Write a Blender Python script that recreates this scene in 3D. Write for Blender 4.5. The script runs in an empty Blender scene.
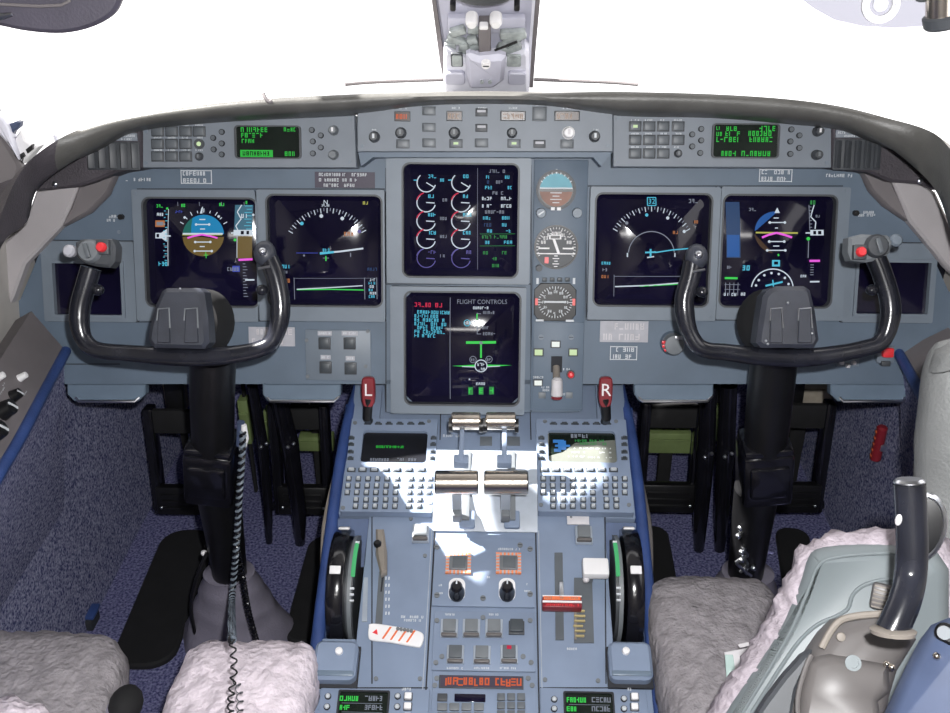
import bpy, bmesh, math, random
from mathutils import Vector, Matrix, noise
from mathutils.geometry import tessellate_polygon
random.seed(7)
SC = bpy.context.scene
COL = SC.collection
PI = math.pi

# ------------------------------------------------------------------ camera
FPX, W0, H0 = 1000.0, 950, 713
PITCH, YAW = math.radians(28), math.radians(1.4)
CAM = Vector((0.02, 0.0, 1.35))
FW = Vector((-math.sin(YAW)*math.cos(PITCH), math.cos(YAW)*math.cos(PITCH), -math.sin(PITCH)))
RT = Vector((math.cos(YAW), math.sin(YAW), 0))
UP = RT.cross(FW)
cd = bpy.data.cameras.new('camera'); cam = bpy.data.objects.new('camera', cd); COL.objects.link(cam)
cd.sensor_width = 36; cd.lens = 36*FPX/W0; cd.clip_start = 0.02
cam.matrix_world = Matrix(((RT.x, UP.x, -FW.x, CAM.x), (RT.y, UP.y, -FW.y, CAM.y), (RT.z, UP.z, -FW.z, CAM.z), (0, 0, 0, 1)))
SC.camera = cam

def ray(px, py):
    return FW + RT*((px-W0/2)/FPX) - UP*((py-H0/2)/FPX)
def AD(px, py, d): return CAM + ray(px, py)*d                    # at an optical depth
def AY(px, py, Y):
    r = ray(px, py); return CAM + r*((Y-CAM.y)/r.y)
def AZ(px, py, Z):
    r = ray(px, py); return CAM + r*((Z-CAM.z)/r.z)
def AX(px, py, X):
    r = ray(px, py); return CAM + r*((X-CAM.x)/r.x)

class Frame:
    """A real plane of the cockpit: origin, right, up-in-plane, normal."""
    def __init__(s, O, N, up=Vector((0, 0, 1))):
        s.O = Vector(O); s.N = Vector(N).normalized()
        s.U = up.cross(s.N).normalized(); s.V = s.N.cross(s.U)
    def hit(s, px, py, off=0.0):
        r = ray(px, py); t = (s.O + s.N*off - CAM).dot(s.N)/r.dot(s.N)
        p = CAM + r*t - s.O
        return p.dot(s.U), p.dot(s.V)
    def world(s, u, v, n=0.0): return s.O + s.U*u + s.V*v + s.N*n
    def mat(s, u, v, n=0.0):
        o = s.world(u, v, n)
        return Matrix(((s.U.x, s.V.x, s.N.x, o.x), (s.U.y, s.V.y, s.N.y, o.y), (s.U.z, s.V.z, s.N.z, o.z), (0, 0, 0, 1)))
    def shifted(s, n): 
        f = Frame.__new__(Frame); f.O = s.O + s.N*n; f.N = s.N; f.U = s.U; f.V = s.V; return f

# ------------------------------------------------------------------ materials
def principled(name, col, rough=.5, metal=0., var=0., vscale=30., bump=0., bscale=200., col2=None, spec=.5, coat=0.):
    m = bpy.data.materials.new(name); m.use_nodes = True
    nt = m.node_tree; b = nt.nodes['Principled BSDF']
    b.inputs['Base Color'].default_value = (*col, 1); b.inputs['Roughness'].default_value = rough
    b.inputs['Metallic'].default_value = metal; b.inputs['Specular IOR Level'].default_value = spec
    b.inputs['Coat Weight'].default_value = coat
    tc = nt.nodes.new('ShaderNodeTexCoord')
    nz = nt.nodes.new('ShaderNodeTexNoise'); nz.inputs['Scale'].default_value = vscale; nz.inputs['Detail'].default_value = 4
    nt.links.new(tc.outputs['Object'], nz.inputs['Vector'])
    rp = nt.nodes.new('ShaderNodeValToRGB')
    c2 = col2 or tuple(min(1, c*(1+var)) for c in col); c1 = col if col2 else tuple(c*(1-var) for c in col)
    rp.color_ramp.elements[0].color = (*c1, 1); rp.color_ramp.elements[1].color = (*c2, 1)
    rp.color_ramp.elements[0].position = .35; rp.color_ramp.elements[1].position = .65
    nt.links.new(nz.outputs['Fac'], rp.inputs['Fac']); nt.links.new(rp.outputs['Color'], b.inputs['Base Color'])
    if bump:
        n2 = nt.nodes.new('ShaderNodeTexNoise'); n2.inputs['Scale'].default_value = bscale; n2.inputs['Detail'].default_value = 3
        nt.links.new(tc.outputs['Object'], n2.inputs['Vector'])
        bp = nt.nodes.new('ShaderNodeBump'); bp.inputs['Strength'].default_value = bump; bp.inputs['Distance'].default_value = .004
        nt.links.new(n2.outputs['Fac'], bp.inputs['Height']); nt.links.new(bp.outputs['Normal'], b.inputs['Normal'])
    return m
def emit(name, col, s=1.0):
    m = bpy.data.materials.new(name); m.use_nodes = True; nt = m.node_tree
    b = nt.nodes['Principled BSDF']; b.inputs['Base Color'].default_value = (0.01, 0.01, 0.01, 1)
    b.inputs['Emission Color'].default_value = (*col, 1); b.inputs['Emission Strength'].default_value = s
    b.inputs['Roughness'].default_value = .5; b.inputs['Specular IOR Level'].default_value = 0.1
    return m
def glass(name, tint=(1, 1, 1), gloss=.05):
    m = bpy.data.materials.new(name); m.use_nodes = True; nt = m.node_tree
    for n in list(nt.nodes):
        if n.type == 'BSDF_PRINCIPLED': nt.nodes.remove(n)
    out = [n for n in nt.nodes if n.type == 'OUTPUT_MATERIAL'][0]
    t = nt.nodes.new('ShaderNodeBsdfTransparent'); t.inputs['Color'].default_value = (*tint, 1)
    g = nt.nodes.new('ShaderNodeBsdfGlossy'); g.inputs['Roughness'].default_value = .03
    mx = nt.nodes.new('ShaderNodeMixShader'); mx.inputs[0].default_value = gloss
    nt.links.new(t.outputs[0], mx.inputs[1]); nt.links.new(g.outputs[0], mx.inputs[2]); nt.links.new(mx.outputs[0], out.inputs[0])
    return m

M = {}
M['panel'] = principled('panel_paint', (.108, .146, .196), .5, var=.06, vscale=14, bump=.08, bscale=900)
M['bezel'] = principled('bezel_paint', (.165, .198, .238), .45, var=.05, vscale=20, bump=.05, bscale=900)
M['glareface'] = principled('controller_face_paint', (.180, .204, .238), .5, var=.05, vscale=20)
M['pedestal'] = principled('pedestal_paint', (.208, .262, .365), .42, var=.07, vscale=12, bump=.06, bscale=700)
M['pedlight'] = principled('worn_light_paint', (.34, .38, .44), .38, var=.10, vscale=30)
M['lip'] = principled('shelf_lip_paint', (.135, .182, .24), .35, var=.06)
M['seam'] = principled('panel_gap', (.02, .022, .028), .8)
M['glareshield'] = principled('glareshield_leather', (.098, .096, .090), .42, var=.15, vscale=18, bump=.12, bscale=350)
M['hood'] = principled('hood_dark_leather', (.062, .054, .064), .65, var=.15, vscale=14, bump=.4, bscale=300)
M['trimlight'] = principled('light_trim', (.40, .375, .385), .6, var=.06, vscale=10, bump=.1, bscale=500)
M['trimdark'] = principled('taupe_trim', (.16, .145, .15), .6, var=.08, vscale=10)
M['black'] = principled('black_plastic', (.006, .006, .007), .40, var=.2)
M['blackgloss'] = principled('black_gloss_plastic', (.007, .007, .010), .18, var=.2, coat=.3)
M['yoke'] = principled('yoke_lacquer', (.014, .015, .021), .22, var=.3, vscale=25, coat=.3)
M['hub'] = principled('yoke_hub_grey', (.036, .040, .054), .4, var=.12, vscale=40, bump=.1, bscale=500)
M['blackmatte'] = principled('black_matte', (.006, .006, .007), .85, var=.2)
M['darkgrey'] = principled('dark_grey_plastic', (.055, .06, .068), .5, var=.1)
M['midgrey'] = principled('grey_button', (.16, .175, .19), .45, var=.08)
M['button'] = principled('dark_grey_button', (.105, .118, .132), .45, var=.08)
M['key'] = principled('key_cap', (.50, .53, .56), .4, var=.05)
M['keydark'] = principled('key_dark', (.05, .06, .07), .45, var=.05)
M['chrome'] = principled('brushed_nickel', (.66, .60, .53), .22, 1.0, var=.05, vscale=60)
M['steel'] = principled('steel', (.60, .62, .66), .28, 1.0, var=.05)
M['red'] = principled('red_button', (.75, .04, .05), .3, var=.05)
M['darkred'] = principled('dark_red_paint', (.20, .014, .022), .35, var=.1)
M['orange'] = principled('orange_red_paint', (.75, .17, .06), .4, var=.08)
M['white'] = principled('white_paint', (.80, .79, .80), .5, var=.03)
M['print'] = principled('white_lettering', (.62, .65, .68), .6, var=.03)
M['placard'] = principled('placard_white', (.60, .58, .60), .5, var=.06, vscale=60)
M['placardgrey'] = principled('placard_pale', (.42, .42, .46), .5, var=.06, vscale=60)
M['placarddark'] = principled('placard_dark', (.045, .035, .06), .5, var=.1)
M['hatch'] = principled('orange_hatch', (.80, .25, .10), .5, var=.05)
M['carpet'] = principled('blue_carpet', (.048, .058, .165), .95, vscale=230, bump=1.0, bscale=500, col2=(.42, .43, .60), spec=.1)
M['carpetfloor'] = principled('blue_floor_carpet', (.048, .050, .15), .95, vscale=200, bump=1.0, bscale=400, col2=(.28, .285, .48), spec=.1)
M['bluetrim'] = principled('blue_vinyl_trim', (.030, .062, .200), .5, var=.15, vscale=20, bump=.2, bscale=300)
M['recess'] = principled('blue_recess', (.060, .095, .19), .6, var=.1)
M['fleece'] = principled('shaded_sheepskin', (.29, .27, .285), .95, var=.16, vscale=60, bump=1.0, bscale=140, spec=.1)  # darker copy of the pale sheepskin, with shade put into its colour
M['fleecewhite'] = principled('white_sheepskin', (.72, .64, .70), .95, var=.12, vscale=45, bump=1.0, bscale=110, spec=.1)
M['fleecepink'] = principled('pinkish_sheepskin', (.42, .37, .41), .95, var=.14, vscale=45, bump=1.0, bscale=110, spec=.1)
M['detent'] = principled('yellowed_detents', (.42, .34, .16), .5, var=.2)
M['gaiter'] = principled('grey_leather_gaiter', (.22, .205, .26), .65, var=.12, vscale=20, bump=.3, bscale=300)
M['shell'] = principled('seat_shell_plastic', (.165, .190, .200), .45, var=.06, vscale=8)
M['taupe'] = principled('taupe_metal', (.115, .106, .104), .45, var=.08, vscale=12)
M['tan'] = principled('tan_trim', (.22, .195, .17), .6, var=.08)
M['bluebox'] = principled('blue_plastic', (.058, .078, .140), .4, var=.08)
M['leather'] = principled('grey_leather', (.165, .170, .170), .55, var=.1, vscale=14, bump=.3, bscale=350)
M['primer'] = principled('green_primer', (.16, .215, .08), .6, var=.12, vscale=30)
M['tanlining'] = principled('tan_lining', (.34, .30, .24), .7, var=.15, vscale=40)
M['post'] = principled('post_lilac_paint', (.46, .46, .55), .45, var=.08, vscale=14)
M['postgrey'] = principled('post_bracket_grey', (.33, .36, .36), .5, var=.25, vscale=60)
M['postlight'] = principled('post_pale_plastic', (.66, .66, .74), .4, var=.06)
M['visor'] = principled('visor_vinyl', (.062, .056, .078), .5, var=.12, vscale=15, bump=.1, bscale=300)
M['cabin'] = principled('cabin_lining', (.42, .40, .38), .8, var=.05)
M['screen'] = principled('screen_glass_navy', (.0055, .0045, .018), .07, var=.3, vscale=6, spec=.45)
M['screenmatte'] = principled('screen_dark_matte', (.003, .004, .008), .35, var=.3)
M['lcd'] = principled('lcd_grey_green', (.16, .17, .15), .25, var=.1)
M['lcddark'] = principled('lcd_dark', (.006, .011, .008), .2, var=.2)
M['ledwin'] = principled('led_window_brown', (.05, .028, .022), .3, var=.2)
M['glass'] = glass('windshield_glass', (1, 1, 1), .03)
M['visorglass'] = glass('tinted_visor_plastic', (.62, .62, .66), .02)
def tint(name, c, s): M[name] = emit(name, c, s)
tint('e_white', (.75, .85, .95), .75); tint('e_dimwhite', (.45, .5, .62), .42); tint('e_cyan', (.10, .62, .85), .75)
tint('e_sky', (.005, .20, .42), 1.0); tint('e_skydark', (.01, .09, .33), .9); tint('e_teal', (.01, .12, .10), 1.0); tint('e_brown', (.13, .085, .02), 1.0)
tint('e_darkbrown', (.05, .025, .012), 1.0); tint('e_magenta', (.9, .12, .8), .9); tint('e_green', (.05, .75, .10), .8); tint('e_dimgreen', (.05, .42, .10), .55)
tint('e_red', (.75, .02, .08), .7); tint('e_amber', (.55, .20, .07), .7); tint('e_yellow', (.6, .6, .12), .7); tint('e_blue', (.05, .08, .5), .8)
tint('e_tape', (.05, .16, .24), .8); tint('e_purple', (.15, .13, .42), .7); tint('e_dimblue', (.015, .05, .14), .9); tint('e_orange', (.75, .14, .05), .8)
tint('e_led', (.62, .45, .36), .6); tint('e_lampgreen', (.75, .95, .55), .8); tint('e_lampwhite', (.95, 1, .95), .9); tint('e_lampred', (1.0, .25, .25), .9)
tint('e_greenbar', (.12, .75, .28), .6); tint('e_pixgreen', (.03, .55, .06), .75); tint('e_mapblue', (.05, .25, .7), .7)

# ------------------------------------------------------------------ mesh builder
class MB:
    def __init__(s): s.v = []; s.f = []; s.mi = []; s.mats = []; s.cur = 0; s.T = Matrix.Identity(4)
    def mat(s, m):
        m = M[m] if isinstance(m, str) else m
        if m not in s.mats: s.mats.append(m)
        s.cur = s.mats.index(m); return s
    def add(s, vs, fs):
        o = len(s.v); s.v += [tuple(s.T @ Vector(p)) for p in vs]
        for f in fs: s.f.append(tuple(i+o for i in f)); s.mi.append(s.cur)
        return s
    def frombm(s, bm, m4=None):
        bm.verts.ensure_lookup_table(); bm.verts.index_update()
        vs = [(m4 @ v.co if m4 else v.co.copy()) for v in bm.verts]
        s.add(vs, [[v.index for v in f.verts] for f in bm.faces]); bm.free(); return s
    def box(s, c, d, bev=0., rot=None, seg=2, taper=None):
        bm = bmesh.new(); bmesh.ops.create_cube(bm, size=1)
        for v in bm.verts:
            k = 1.0
            if taper and v.co.z > 0: k = taper
            v.co = Vector((v.co.x*d[0]*k, v.co.y*d[1]*k, v.co.z*d[2]))
        if bev: bmesh.ops.bevel(bm, geom=bm.edges[:], offset=min(bev, min(d)*.45), segments=seg, affect='EDGES', profile=.5)
        m = Matrix.Translation(c)
        if rot is not None: m = m @ rot.to_4x4()
        return s.frombm(bm, m)
    def prism(s, pts, z0, z1, bev=0., inset=None):
        n = len(pts)
        if inset is None and bev:
            cx = sum(p[0] for p in pts)/n; cy = sum(p[1] for p in pts)/n
            def ins(d):
                o = []
                for i in range(n):
                    a = Vector(pts[i-1]); b = Vector(pts[i]); c = Vector(pts[(i+1) % n])
                    e1 = (b-a).normalized(); e2 = (c-b).normalized()
                    nn = (Vector((-e1.y, e1.x))+Vector((-e2.y, e2.x)))
                    if nn.length < 1e-6: nn = Vector((-e1.y, e1.x))
                    nn.normalize(); o.append(b+nn*d)
                return o
            ar = sum(pts[i-1][0]*pts[i][1]-pts[i][0]*pts[i-1][1] for i in range(n))
            if ar < 0: pts = list(reversed(pts))
            top = ins(bev)
            vs = [(p[0], p[1], z0) for p in pts]+[(p[0], p[1], z1-bev) for p in pts]+[(p[0], p[1], z1) for p in top]
            fs = [[n-1-i for i in range(n)], [2*n+i for i in range(n)]]
            for k in (0, 1): fs += [[k*n+i, k*n+(i+1) % n, (k+1)*n+(i+1) % n, (k+1)*n+i] for i in range(n)]
            return s.add(vs, fs)
        ar = sum(pts[i-1][0]*pts[i][1]-pts[i][0]*pts[i-1][1] for i in range(n))
        if ar < 0: pts = list(reversed(pts))
        vs = [(p[0], p[1], z0) for p in pts]+[(p[0], p[1], z1) for p in pts]
        return s.add(vs, [[n-1-i for i in range(n)], [n+i for i in range(n)]]+[[i, (i+1) % n, n+(i+1) % n, n+i] for i in range(n)])
    def rr(s, c, w, h, r, z0, z1, k=5, bev=0.):
        return s.prism([(c[0]+x, c[1]+y) for x, y in rrect(w, h, r, k)], z0, z1, bev)
    def ring(s, outer, inner, z0, z1, zi=None):
        n = len(outer); zi = z0 if zi is None else zi
        vs = [(p[0], p[1], z0) for p in outer]+[(p[0], p[1], z1) for p in outer]+[(p[0], p[1], z1) for p in inner]+[(p[0], p[1], zi) for p in inner]
        fs = []
        for k in (0, 1, 2): fs += [[k*n+i, k*n+(i+1) % n, (k+1)*n+(i+1) % n, (k+1)*n+i] for i in range(n)]
        return s.add(vs, fs)
    def cyl(s, p0, p1, r0, r1=None, n=20, bev=0.):
        r1 = r0 if r1 is None else r1
        p0 = Vector(p0); p1 = Vector(p1); a = (p1-p0); L = a.length; q = a.to_track_quat('Z', 'Y').to_matrix().to_4x4()
        m = Matrix.Translation(p0) @ q
        prof = [(r0, 0), (r1, L)] if not bev else [(max(r0-bev, 1e-4), 0), (r0, bev), (r1, L-bev), (max(r1-bev, 1e-4), L)]
        vs = []; fs = []
        for r, z in prof:
            vs += [m @ Vector((r*math.cos(2*PI*i/n), r*math.sin(2*PI*i/n), z)) for i in range(n)]
        for k in range(len(prof)-1): fs += [[k*n+i, k*n+(i+1) % n, (k+1)*n+(i+1) % n, (k+1)*n+i] for i in range(n)]
        fs += [[n-1-i for i in range(n)], [(len(prof)-1)*n+i for i in range(n)]]
        return s.add(vs, fs)
    def lathe(s, prof, n=24, m=None, axis=None):
        m = m or Matrix.Identity(4); vs = []; fs = []
        for r, z in prof: vs += [m @ Vector((r*math.cos(2*PI*i/n), r*math.sin(2*PI*i/n), z)) for i in range(n)]
        for k in range(len(prof)-1): fs += [[k*n+i, k*n+(i+1) % n, (k+1)*n+(i+1) % n, (k+1)*n+i] for i in range(n)]
        fs += [[n-1-i for i in range(n)], [(len(prof)-1)*n+i for i in range(n)]]
        return s.add(vs, fs)
    def tube(s, pts, r, n=12, cap=True, flat=None, closed=False):
        pts = [Vector(p) for p in pts]; N = len(pts)
        rs = r if isinstance(r, (list, tuple)) else [r]*N
        vs = []; fs = []; prev = None
        for i, p in enumerate(pts):
            t = (pts[min(i+1, N-1)]-pts[max(i-1, 0)]) if not closed else (pts[(i+1) % N]-pts[i-1])
            t.normalize()
            if prev is None:
                a = Vector((0, 0, 1)) if abs(t.z) < .9 else Vector((1, 0, 0))
                u = (a-t*a.dot(t)).normalized()
            else: u = (prev-t*prev.dot(t)).normalized()
            prev = u; w = t.cross(u)
            fl = flat or 1.0
            vs += [p+u*(rs[i]*fl*math.cos(2*PI*j/n))+w*(rs[i]*math.sin(2*PI*j/n)) for j in range(n)]
        for k in range(N-1 if not closed else N):
            a = k*n; b = ((k+1) % N)*n
            fs += [[a+j, a+(j+1) % n, b+(j+1) % n, b+j] for j in range(n)]
        if cap and not closed: fs += [[n-1-j for j in range(n)], [(N-1)*n+j for j in range(n)]]
        return s.add(vs, fs)
    def ball(s, c, r, sc=(1, 1, 1), n=14):
        bm = bmesh.new(); bmesh.ops.create_uvsphere(bm, u_segments=n, v_segments=max(6, n//2+1), radius=1)
        for v in bm.verts: v.co = Vector((c[0]+v.co.x*r*sc[0], c[1]+v.co.y*r*sc[1], c[2]+v.co.z*r*sc[2]))
        return s.frombm(bm)
    def build(s, name, parent=None, mat=None, loc=None, smooth=35):
        me = bpy.data.meshes.new(name); me.from_pydata(s.v, [], s.f)
        ms = s.mats or [M[mat] if isinstance(mat, str) else mat]
        for m in ms: me.materials.append(m)
        if len(ms) > 1:
            me.polygons.foreach_set('material_index', s.mi)
        bm = bmesh.new(); bm.from_mesh(me); bmesh.ops.recalc_face_normals(bm, faces=bm.faces[:]); bm.to_mesh(me); bm.free()
        if smooth:
            me.shade_smooth(); me.set_sharp_from_angle(angle=math.radians(smooth))
        o = bpy.data.objects.new(name, me); COL.objects.link(o)
        if parent is not None: o.parent = parent
        if loc is not None: o.location = loc
        return o

def rrect(w, h, r, k=5):
    o = []
    for cx, cy, a0 in ((w/2-r, h/2-r, 0), (-w/2+r, h/2-r, 90), (-w/2+r, -h/2+r, 180), (w/2-r, -h/2+r, 270)):
        for i in range(k+1):
            a = math.radians(a0+90*i/k); o.append((cx+r*math.cos(a), cy+r*math.sin(a)))
    return o
def smooth_path(pts, n=6, closed=False):
    P = [Vector(p) for p in pts]; o = []; N = len(P)
    rng = range(N if closed else N-1)
    for i in rng:
        p0 = P[(i-1) % N] if closed else P[max(i-1, 0)]; p1 = P[i]; p2 = P[(i+1) % N]; p3 = P[(i+2) % N] if closed else P[min(i+2, N-1)]
        for j in range(n):
            t = j/n
            o.append(.5*((2*p1)+(-p0+p2)*t+(2*p0-5*p1+4*p2-p3)*t*t+(-p0+3*p1-3*p2+p3)*t**3))
    if not closed: o.append(P[-1])
    return o

# ------------------------------------------------------------------ things
def tag(o, label, cat, group=None, kind=None):
    if label: o['label'] = label
    if cat: o['category'] = cat
    if group: o['group'] = group
    if kind: o['kind'] = kind
    return o
def empty(name, mw, label, cat, group=None):
    o = bpy.data.objects.new(name, None); COL.objects.link(o); o.matrix_world = mw; o.empty_display_size = .02
    return tag(o, label, cat, group)
class Thing:
    """A thing standing on a frame; its parts use the local axes right, up, out."""
    def __init__(s, name, label, cat, fr, px, py, off=0., group=None):
        s.fr = fr.shifted(off); s.c = s.fr.hit(px, py)
        s.root = empty(name, s.fr.mat(*s.c), label, cat, group)
    def L(s, px, py, off=0.):
        u, v = s.fr.hit(px, py, off); return (u-s.c[0], v-s.c[1])
    def R(s, x0, y0, x1, y1, off=0.):
        a = s.L(x0, (y0+y1)/2, off); b = s.L(x1, (y0+y1)/2, off); c = s.L((x0+x1)/2, y0, off); d = s.L((x0+x1)/2, y1, off)
        return ((a[0]+b[0])/2, (c[1]+d[1])/2), b[0]-a[0], c[1]-d[1]
    def P(s, pts, off=0.): return [s.L(x, y, off) for x, y in pts]
def setting(o): o['kind'] = 'structure'; return o
def copy_of(o, loc, parent):
    c = o.copy(); COL.objects.link(c); c.parent = parent; c.location = loc; return c

# marks: rows of small glyph-like strokes in a given rectangle, used for lettering too small to read
def glyph_row(mb, x0, y0, x1, h, z, rng, gap=.25, dom=None, dense=.8):
    x = x0
    while x < x1-h*.3:
        w = h*(.45+.25*rng.random())
        if rng.random() < dense:
            t = h*.2
            segs = []
            r = rng.random
            if r() < .75: segs.append((x, y0, x+t, y0+h))
            if r() < .7: segs.append((x+w-t, y0, x+w, y0+h))
            if r() < .6: segs.append((x, y0+h-t, x+w, y0+h))
            if r() < .5: segs.append((x, y0+h*.42, x+w, y0+h*.42+t))
            if r() < .6 or not segs: segs.append((x, y0, x+w, y0+t))
            for a, b, c, d in segs:
                q = [(a, b), (c, b), (c, d), (a, d)]
                mb.add([(p[0], p[1], z+(dom(*p) if dom else 0)) for p in q], [[0, 1, 2, 3]])
        x += w+h*gap
FONT = {}
def text_geo(txt):
    if txt not in FONT:
        c = bpy.data.curves.new('t', 'FONT'); c.body = txt; c.size = 1; c.align_x = 'CENTER'; c.align_y = 'CENTER'; c.resolution_u = 2
        o = bpy.data.objects.new('t', c); me = bpy.data.meshes.new_from_object(o)
        FONT[txt] = ([tuple(v.co) for v in me.vertices], [tuple(p.vertices) for p in me.polygons])
        bpy.data.objects.remove(o); bpy.data.curves.remove(c); bpy.data.meshes.remove(me)
    return FONT[txt]
def text(mb, txt, c, h, z, dom=None, sx=1.0, thick=0.):
    vs, fs = text_geo(txt); k = h/.7
    mb.add([(c[0]+v[0]*k*sx, c[1]+v[1]*k, z+(dom(c[0]+v[0]*k*sx, c[1]+v[1]*k) if dom else 0)) for v in vs], fs)

RD = .42
def dome(x, y): return -(x*x+y*y)/(2*RD)
class Sym:
    """Lit symbology lying on a convex screen; photo pixels are mapped to the screen's own plane."""
    def __init__(s, T, z): s.T = T; s.mb = MB(); s.z = z; s.rng = random.Random(11); s.lay = 0
    def p(s, x, y): return s.T.L(x, y, s.z)
    def zz(s, x, y): return s.z+.0006+s.lay*.00025+dome(x, y)
    def line(s, m, pts, w=.9, lay=1):
        s.mb.mat(m); s.lay = lay; P = [Vector(s.p(*q)) for q in pts]; hw = w*.0008
        for a, b in zip(P, P[1:]):
            L = (b-a).length
            if L < 1e-6: continue
            n = max(1, int(L/.012)); t = (b-a)/L; q = Vector((-t.y, t.x))*hw
            for i in range(n):
                c = a+(b-a)*(i/n); d = a+(b-a)*((i+1)/n)
                s.mb.add([(v.x, v.y, s.zz(v.x, v.y)) for v in (c-q, d-q, d+q, c+q)], [[0, 1, 2, 3]])
    def arc(s, m, cx, cy, r, a0, a1, w=.9, n=24, ry=None, lay=1):
        ry = ry or r
        s.line(m, [(cx+r*math.cos(math.radians(a0+(a1-a0)*i/n)), cy-ry*math.sin(math.radians(a0+(a1-a0)*i/n))) for i in range(n+1)], w, lay)
    def fill(s, m, pts, lay=0):
        s.mb.mat(m); s.lay = lay
        P = [Vector(s.p(*q)) for q in pts]; c = sum(P, Vector((0, 0)))/len(P); n = len(P); K = 5
        vs = [(c.x, c.y, s.zz(c.x, c.y))]; fs = []
        for k in range(1, K+1):
            for p in P:
                q = c+(p-c)*(k/K); vs.append((q.x, q.y, s.zz(q.x, q.y)))
        for i in range(n):
            j = (i+1) % n; fs.append([0, 1+i, 1+j])
            for k in range(K-1): fs.append([1+k*n+i, 1+(k+1)*n+i, 1+(k+1)*n+j, 1+k*n+j])
        s.mb.add(vs, fs)
    def rect(s, m, x0, y0, x1, y1, lay=0): 
        e = []
        for a, b in (((x0, y0), (x1, y0)), ((x1, y0), (x1, y1)), ((x1, y1), (x0, y1)), ((x0, y1), (x0, y0))):
            k = max(1, int(math.dist(a, b)/8))
            e += [(a[0]+(b[0]-a[0])*i/k, a[1]+(b[1]-a[1])*i/k) for i in range(k)]
        s.fill(m, e, lay)
    def dot(s, m, x, y, r=1.2, lay=2): s.fill(m, [(x+r*math.cos(a*PI/4), y+r*math.sin(a*PI/4)) for a in range(8)], lay)
    def words(s, m, x0, y0, x1, y1, lay=1, dense=.9):
        s.mb.mat(m); s.lay = lay; a = s.p(x0, y1); b = s.p(x1, y0)
        glyph_row(s.mb, a[0], a[1], b[0], b[1]-a[1], 0, s.rng, dom=s.zz, dense=dense)
    def text(s, m, t, x, y, h, lay=1, sx=1.0):
        s.mb.mat(m); s.lay = lay; text(s.mb, t, s.p(x, y), h*.00158, 0, dom=s.zz, sx=sx)
    def build(s, parent, name='symbology'): return s.mb.build(name, parent, smooth=0)
    def flush(s, name):
        if s.mb.f: s.mb.build(name, s.T.root, smooth=0)
        s.mb = MB()

def pad(outline, z0, h, rings=16, amp=.006, freq=60, m4=None, bulge=1.0, power=2.6, mb=None):
    """A stuffed pad: an outline with a domed top, its surface roughened like wool."""
    mb = mb or MB(); P = [Vector(p) for p in outline]
    Q = []
    for i in range(len(P)):
        a = P[i]; b = P[(i+1) % len(P)]; k = max(1, int((b-a).length/.006))
        Q += [a+(b-a)*(j/k) for j in range(k)]
    n = len(Q); c = sum(Q, Vector((0, 0)))/n
    vs = []; fs = []; rad = sum((q-c).length for q in Q)/n
    ed = min(.5, .035/rad)
    spec = [(1.0-ed*.35, 0.0), (1.0-ed*.08, h*.2), (1.0, h*.45), (1.0-ed*.1, h*.7), (1.0-ed*.4, h*.9), (1.0-ed, h)]
    m = 1.0-ed
    for k in range(1, rings): spec.append((m*(1-k/rings), h+bulge*.01*(1-(1-k/rings)**2)))
    for f, z in spec:
        for q in Q:
            p = c+(q-c)*f; v = Vector((p.x, p.y, z0+z))
            d = noise.noise(v*freq)+.6*noise.noise(v*freq*2.3)
            dirv = Vector(((q-c).x, (q-c).y, 0)).normalized()*(1 if f > m*.99 else .15)+Vector((0, 0, 1 if z > h*.6 else .2))
            vs.append(v+dirv*d*amp)
    top = len(vs); vs.append(Vector((c.x, c.y, z0+h+bulge*.01)))
    R = len(spec)
    for k in range(R-1): fs += [[k*n+i, k*n+(i+1) % n, (k+1)*n+(i+1) % n, (k+1)*n+i] for i in range(n)]
    fs += [[(R-1)*n+i, (R-1)*n+(i+1) % n, top] for i in range(n)]
    fs.append([n-1-i for i in range(n)])
    return mb.add(vs, fs)

# ------------------------------------------------------------------ the cockpit's planes
TILT = math.radians(19)
PANEL = Frame(AD(488, 250, 1.60), (0, -math.cos(TILT), math.sin(TILT)))
SL = math.radians(21.5)
PED = Frame(AD(487, 420, 1.66), (0, -math.sin(SL), math.cos(SL)))
GLARE = PANEL.shifted(.065)
CTRL = PANEL.shifted(.045)
# ================================================================== the setting
WX = .76
# floor
mb = MB().mat('carpetfloor'); mb.box((0, .2, -.02), (1.62, 3.8, .04)); setting(mb.build('floor'))
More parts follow.
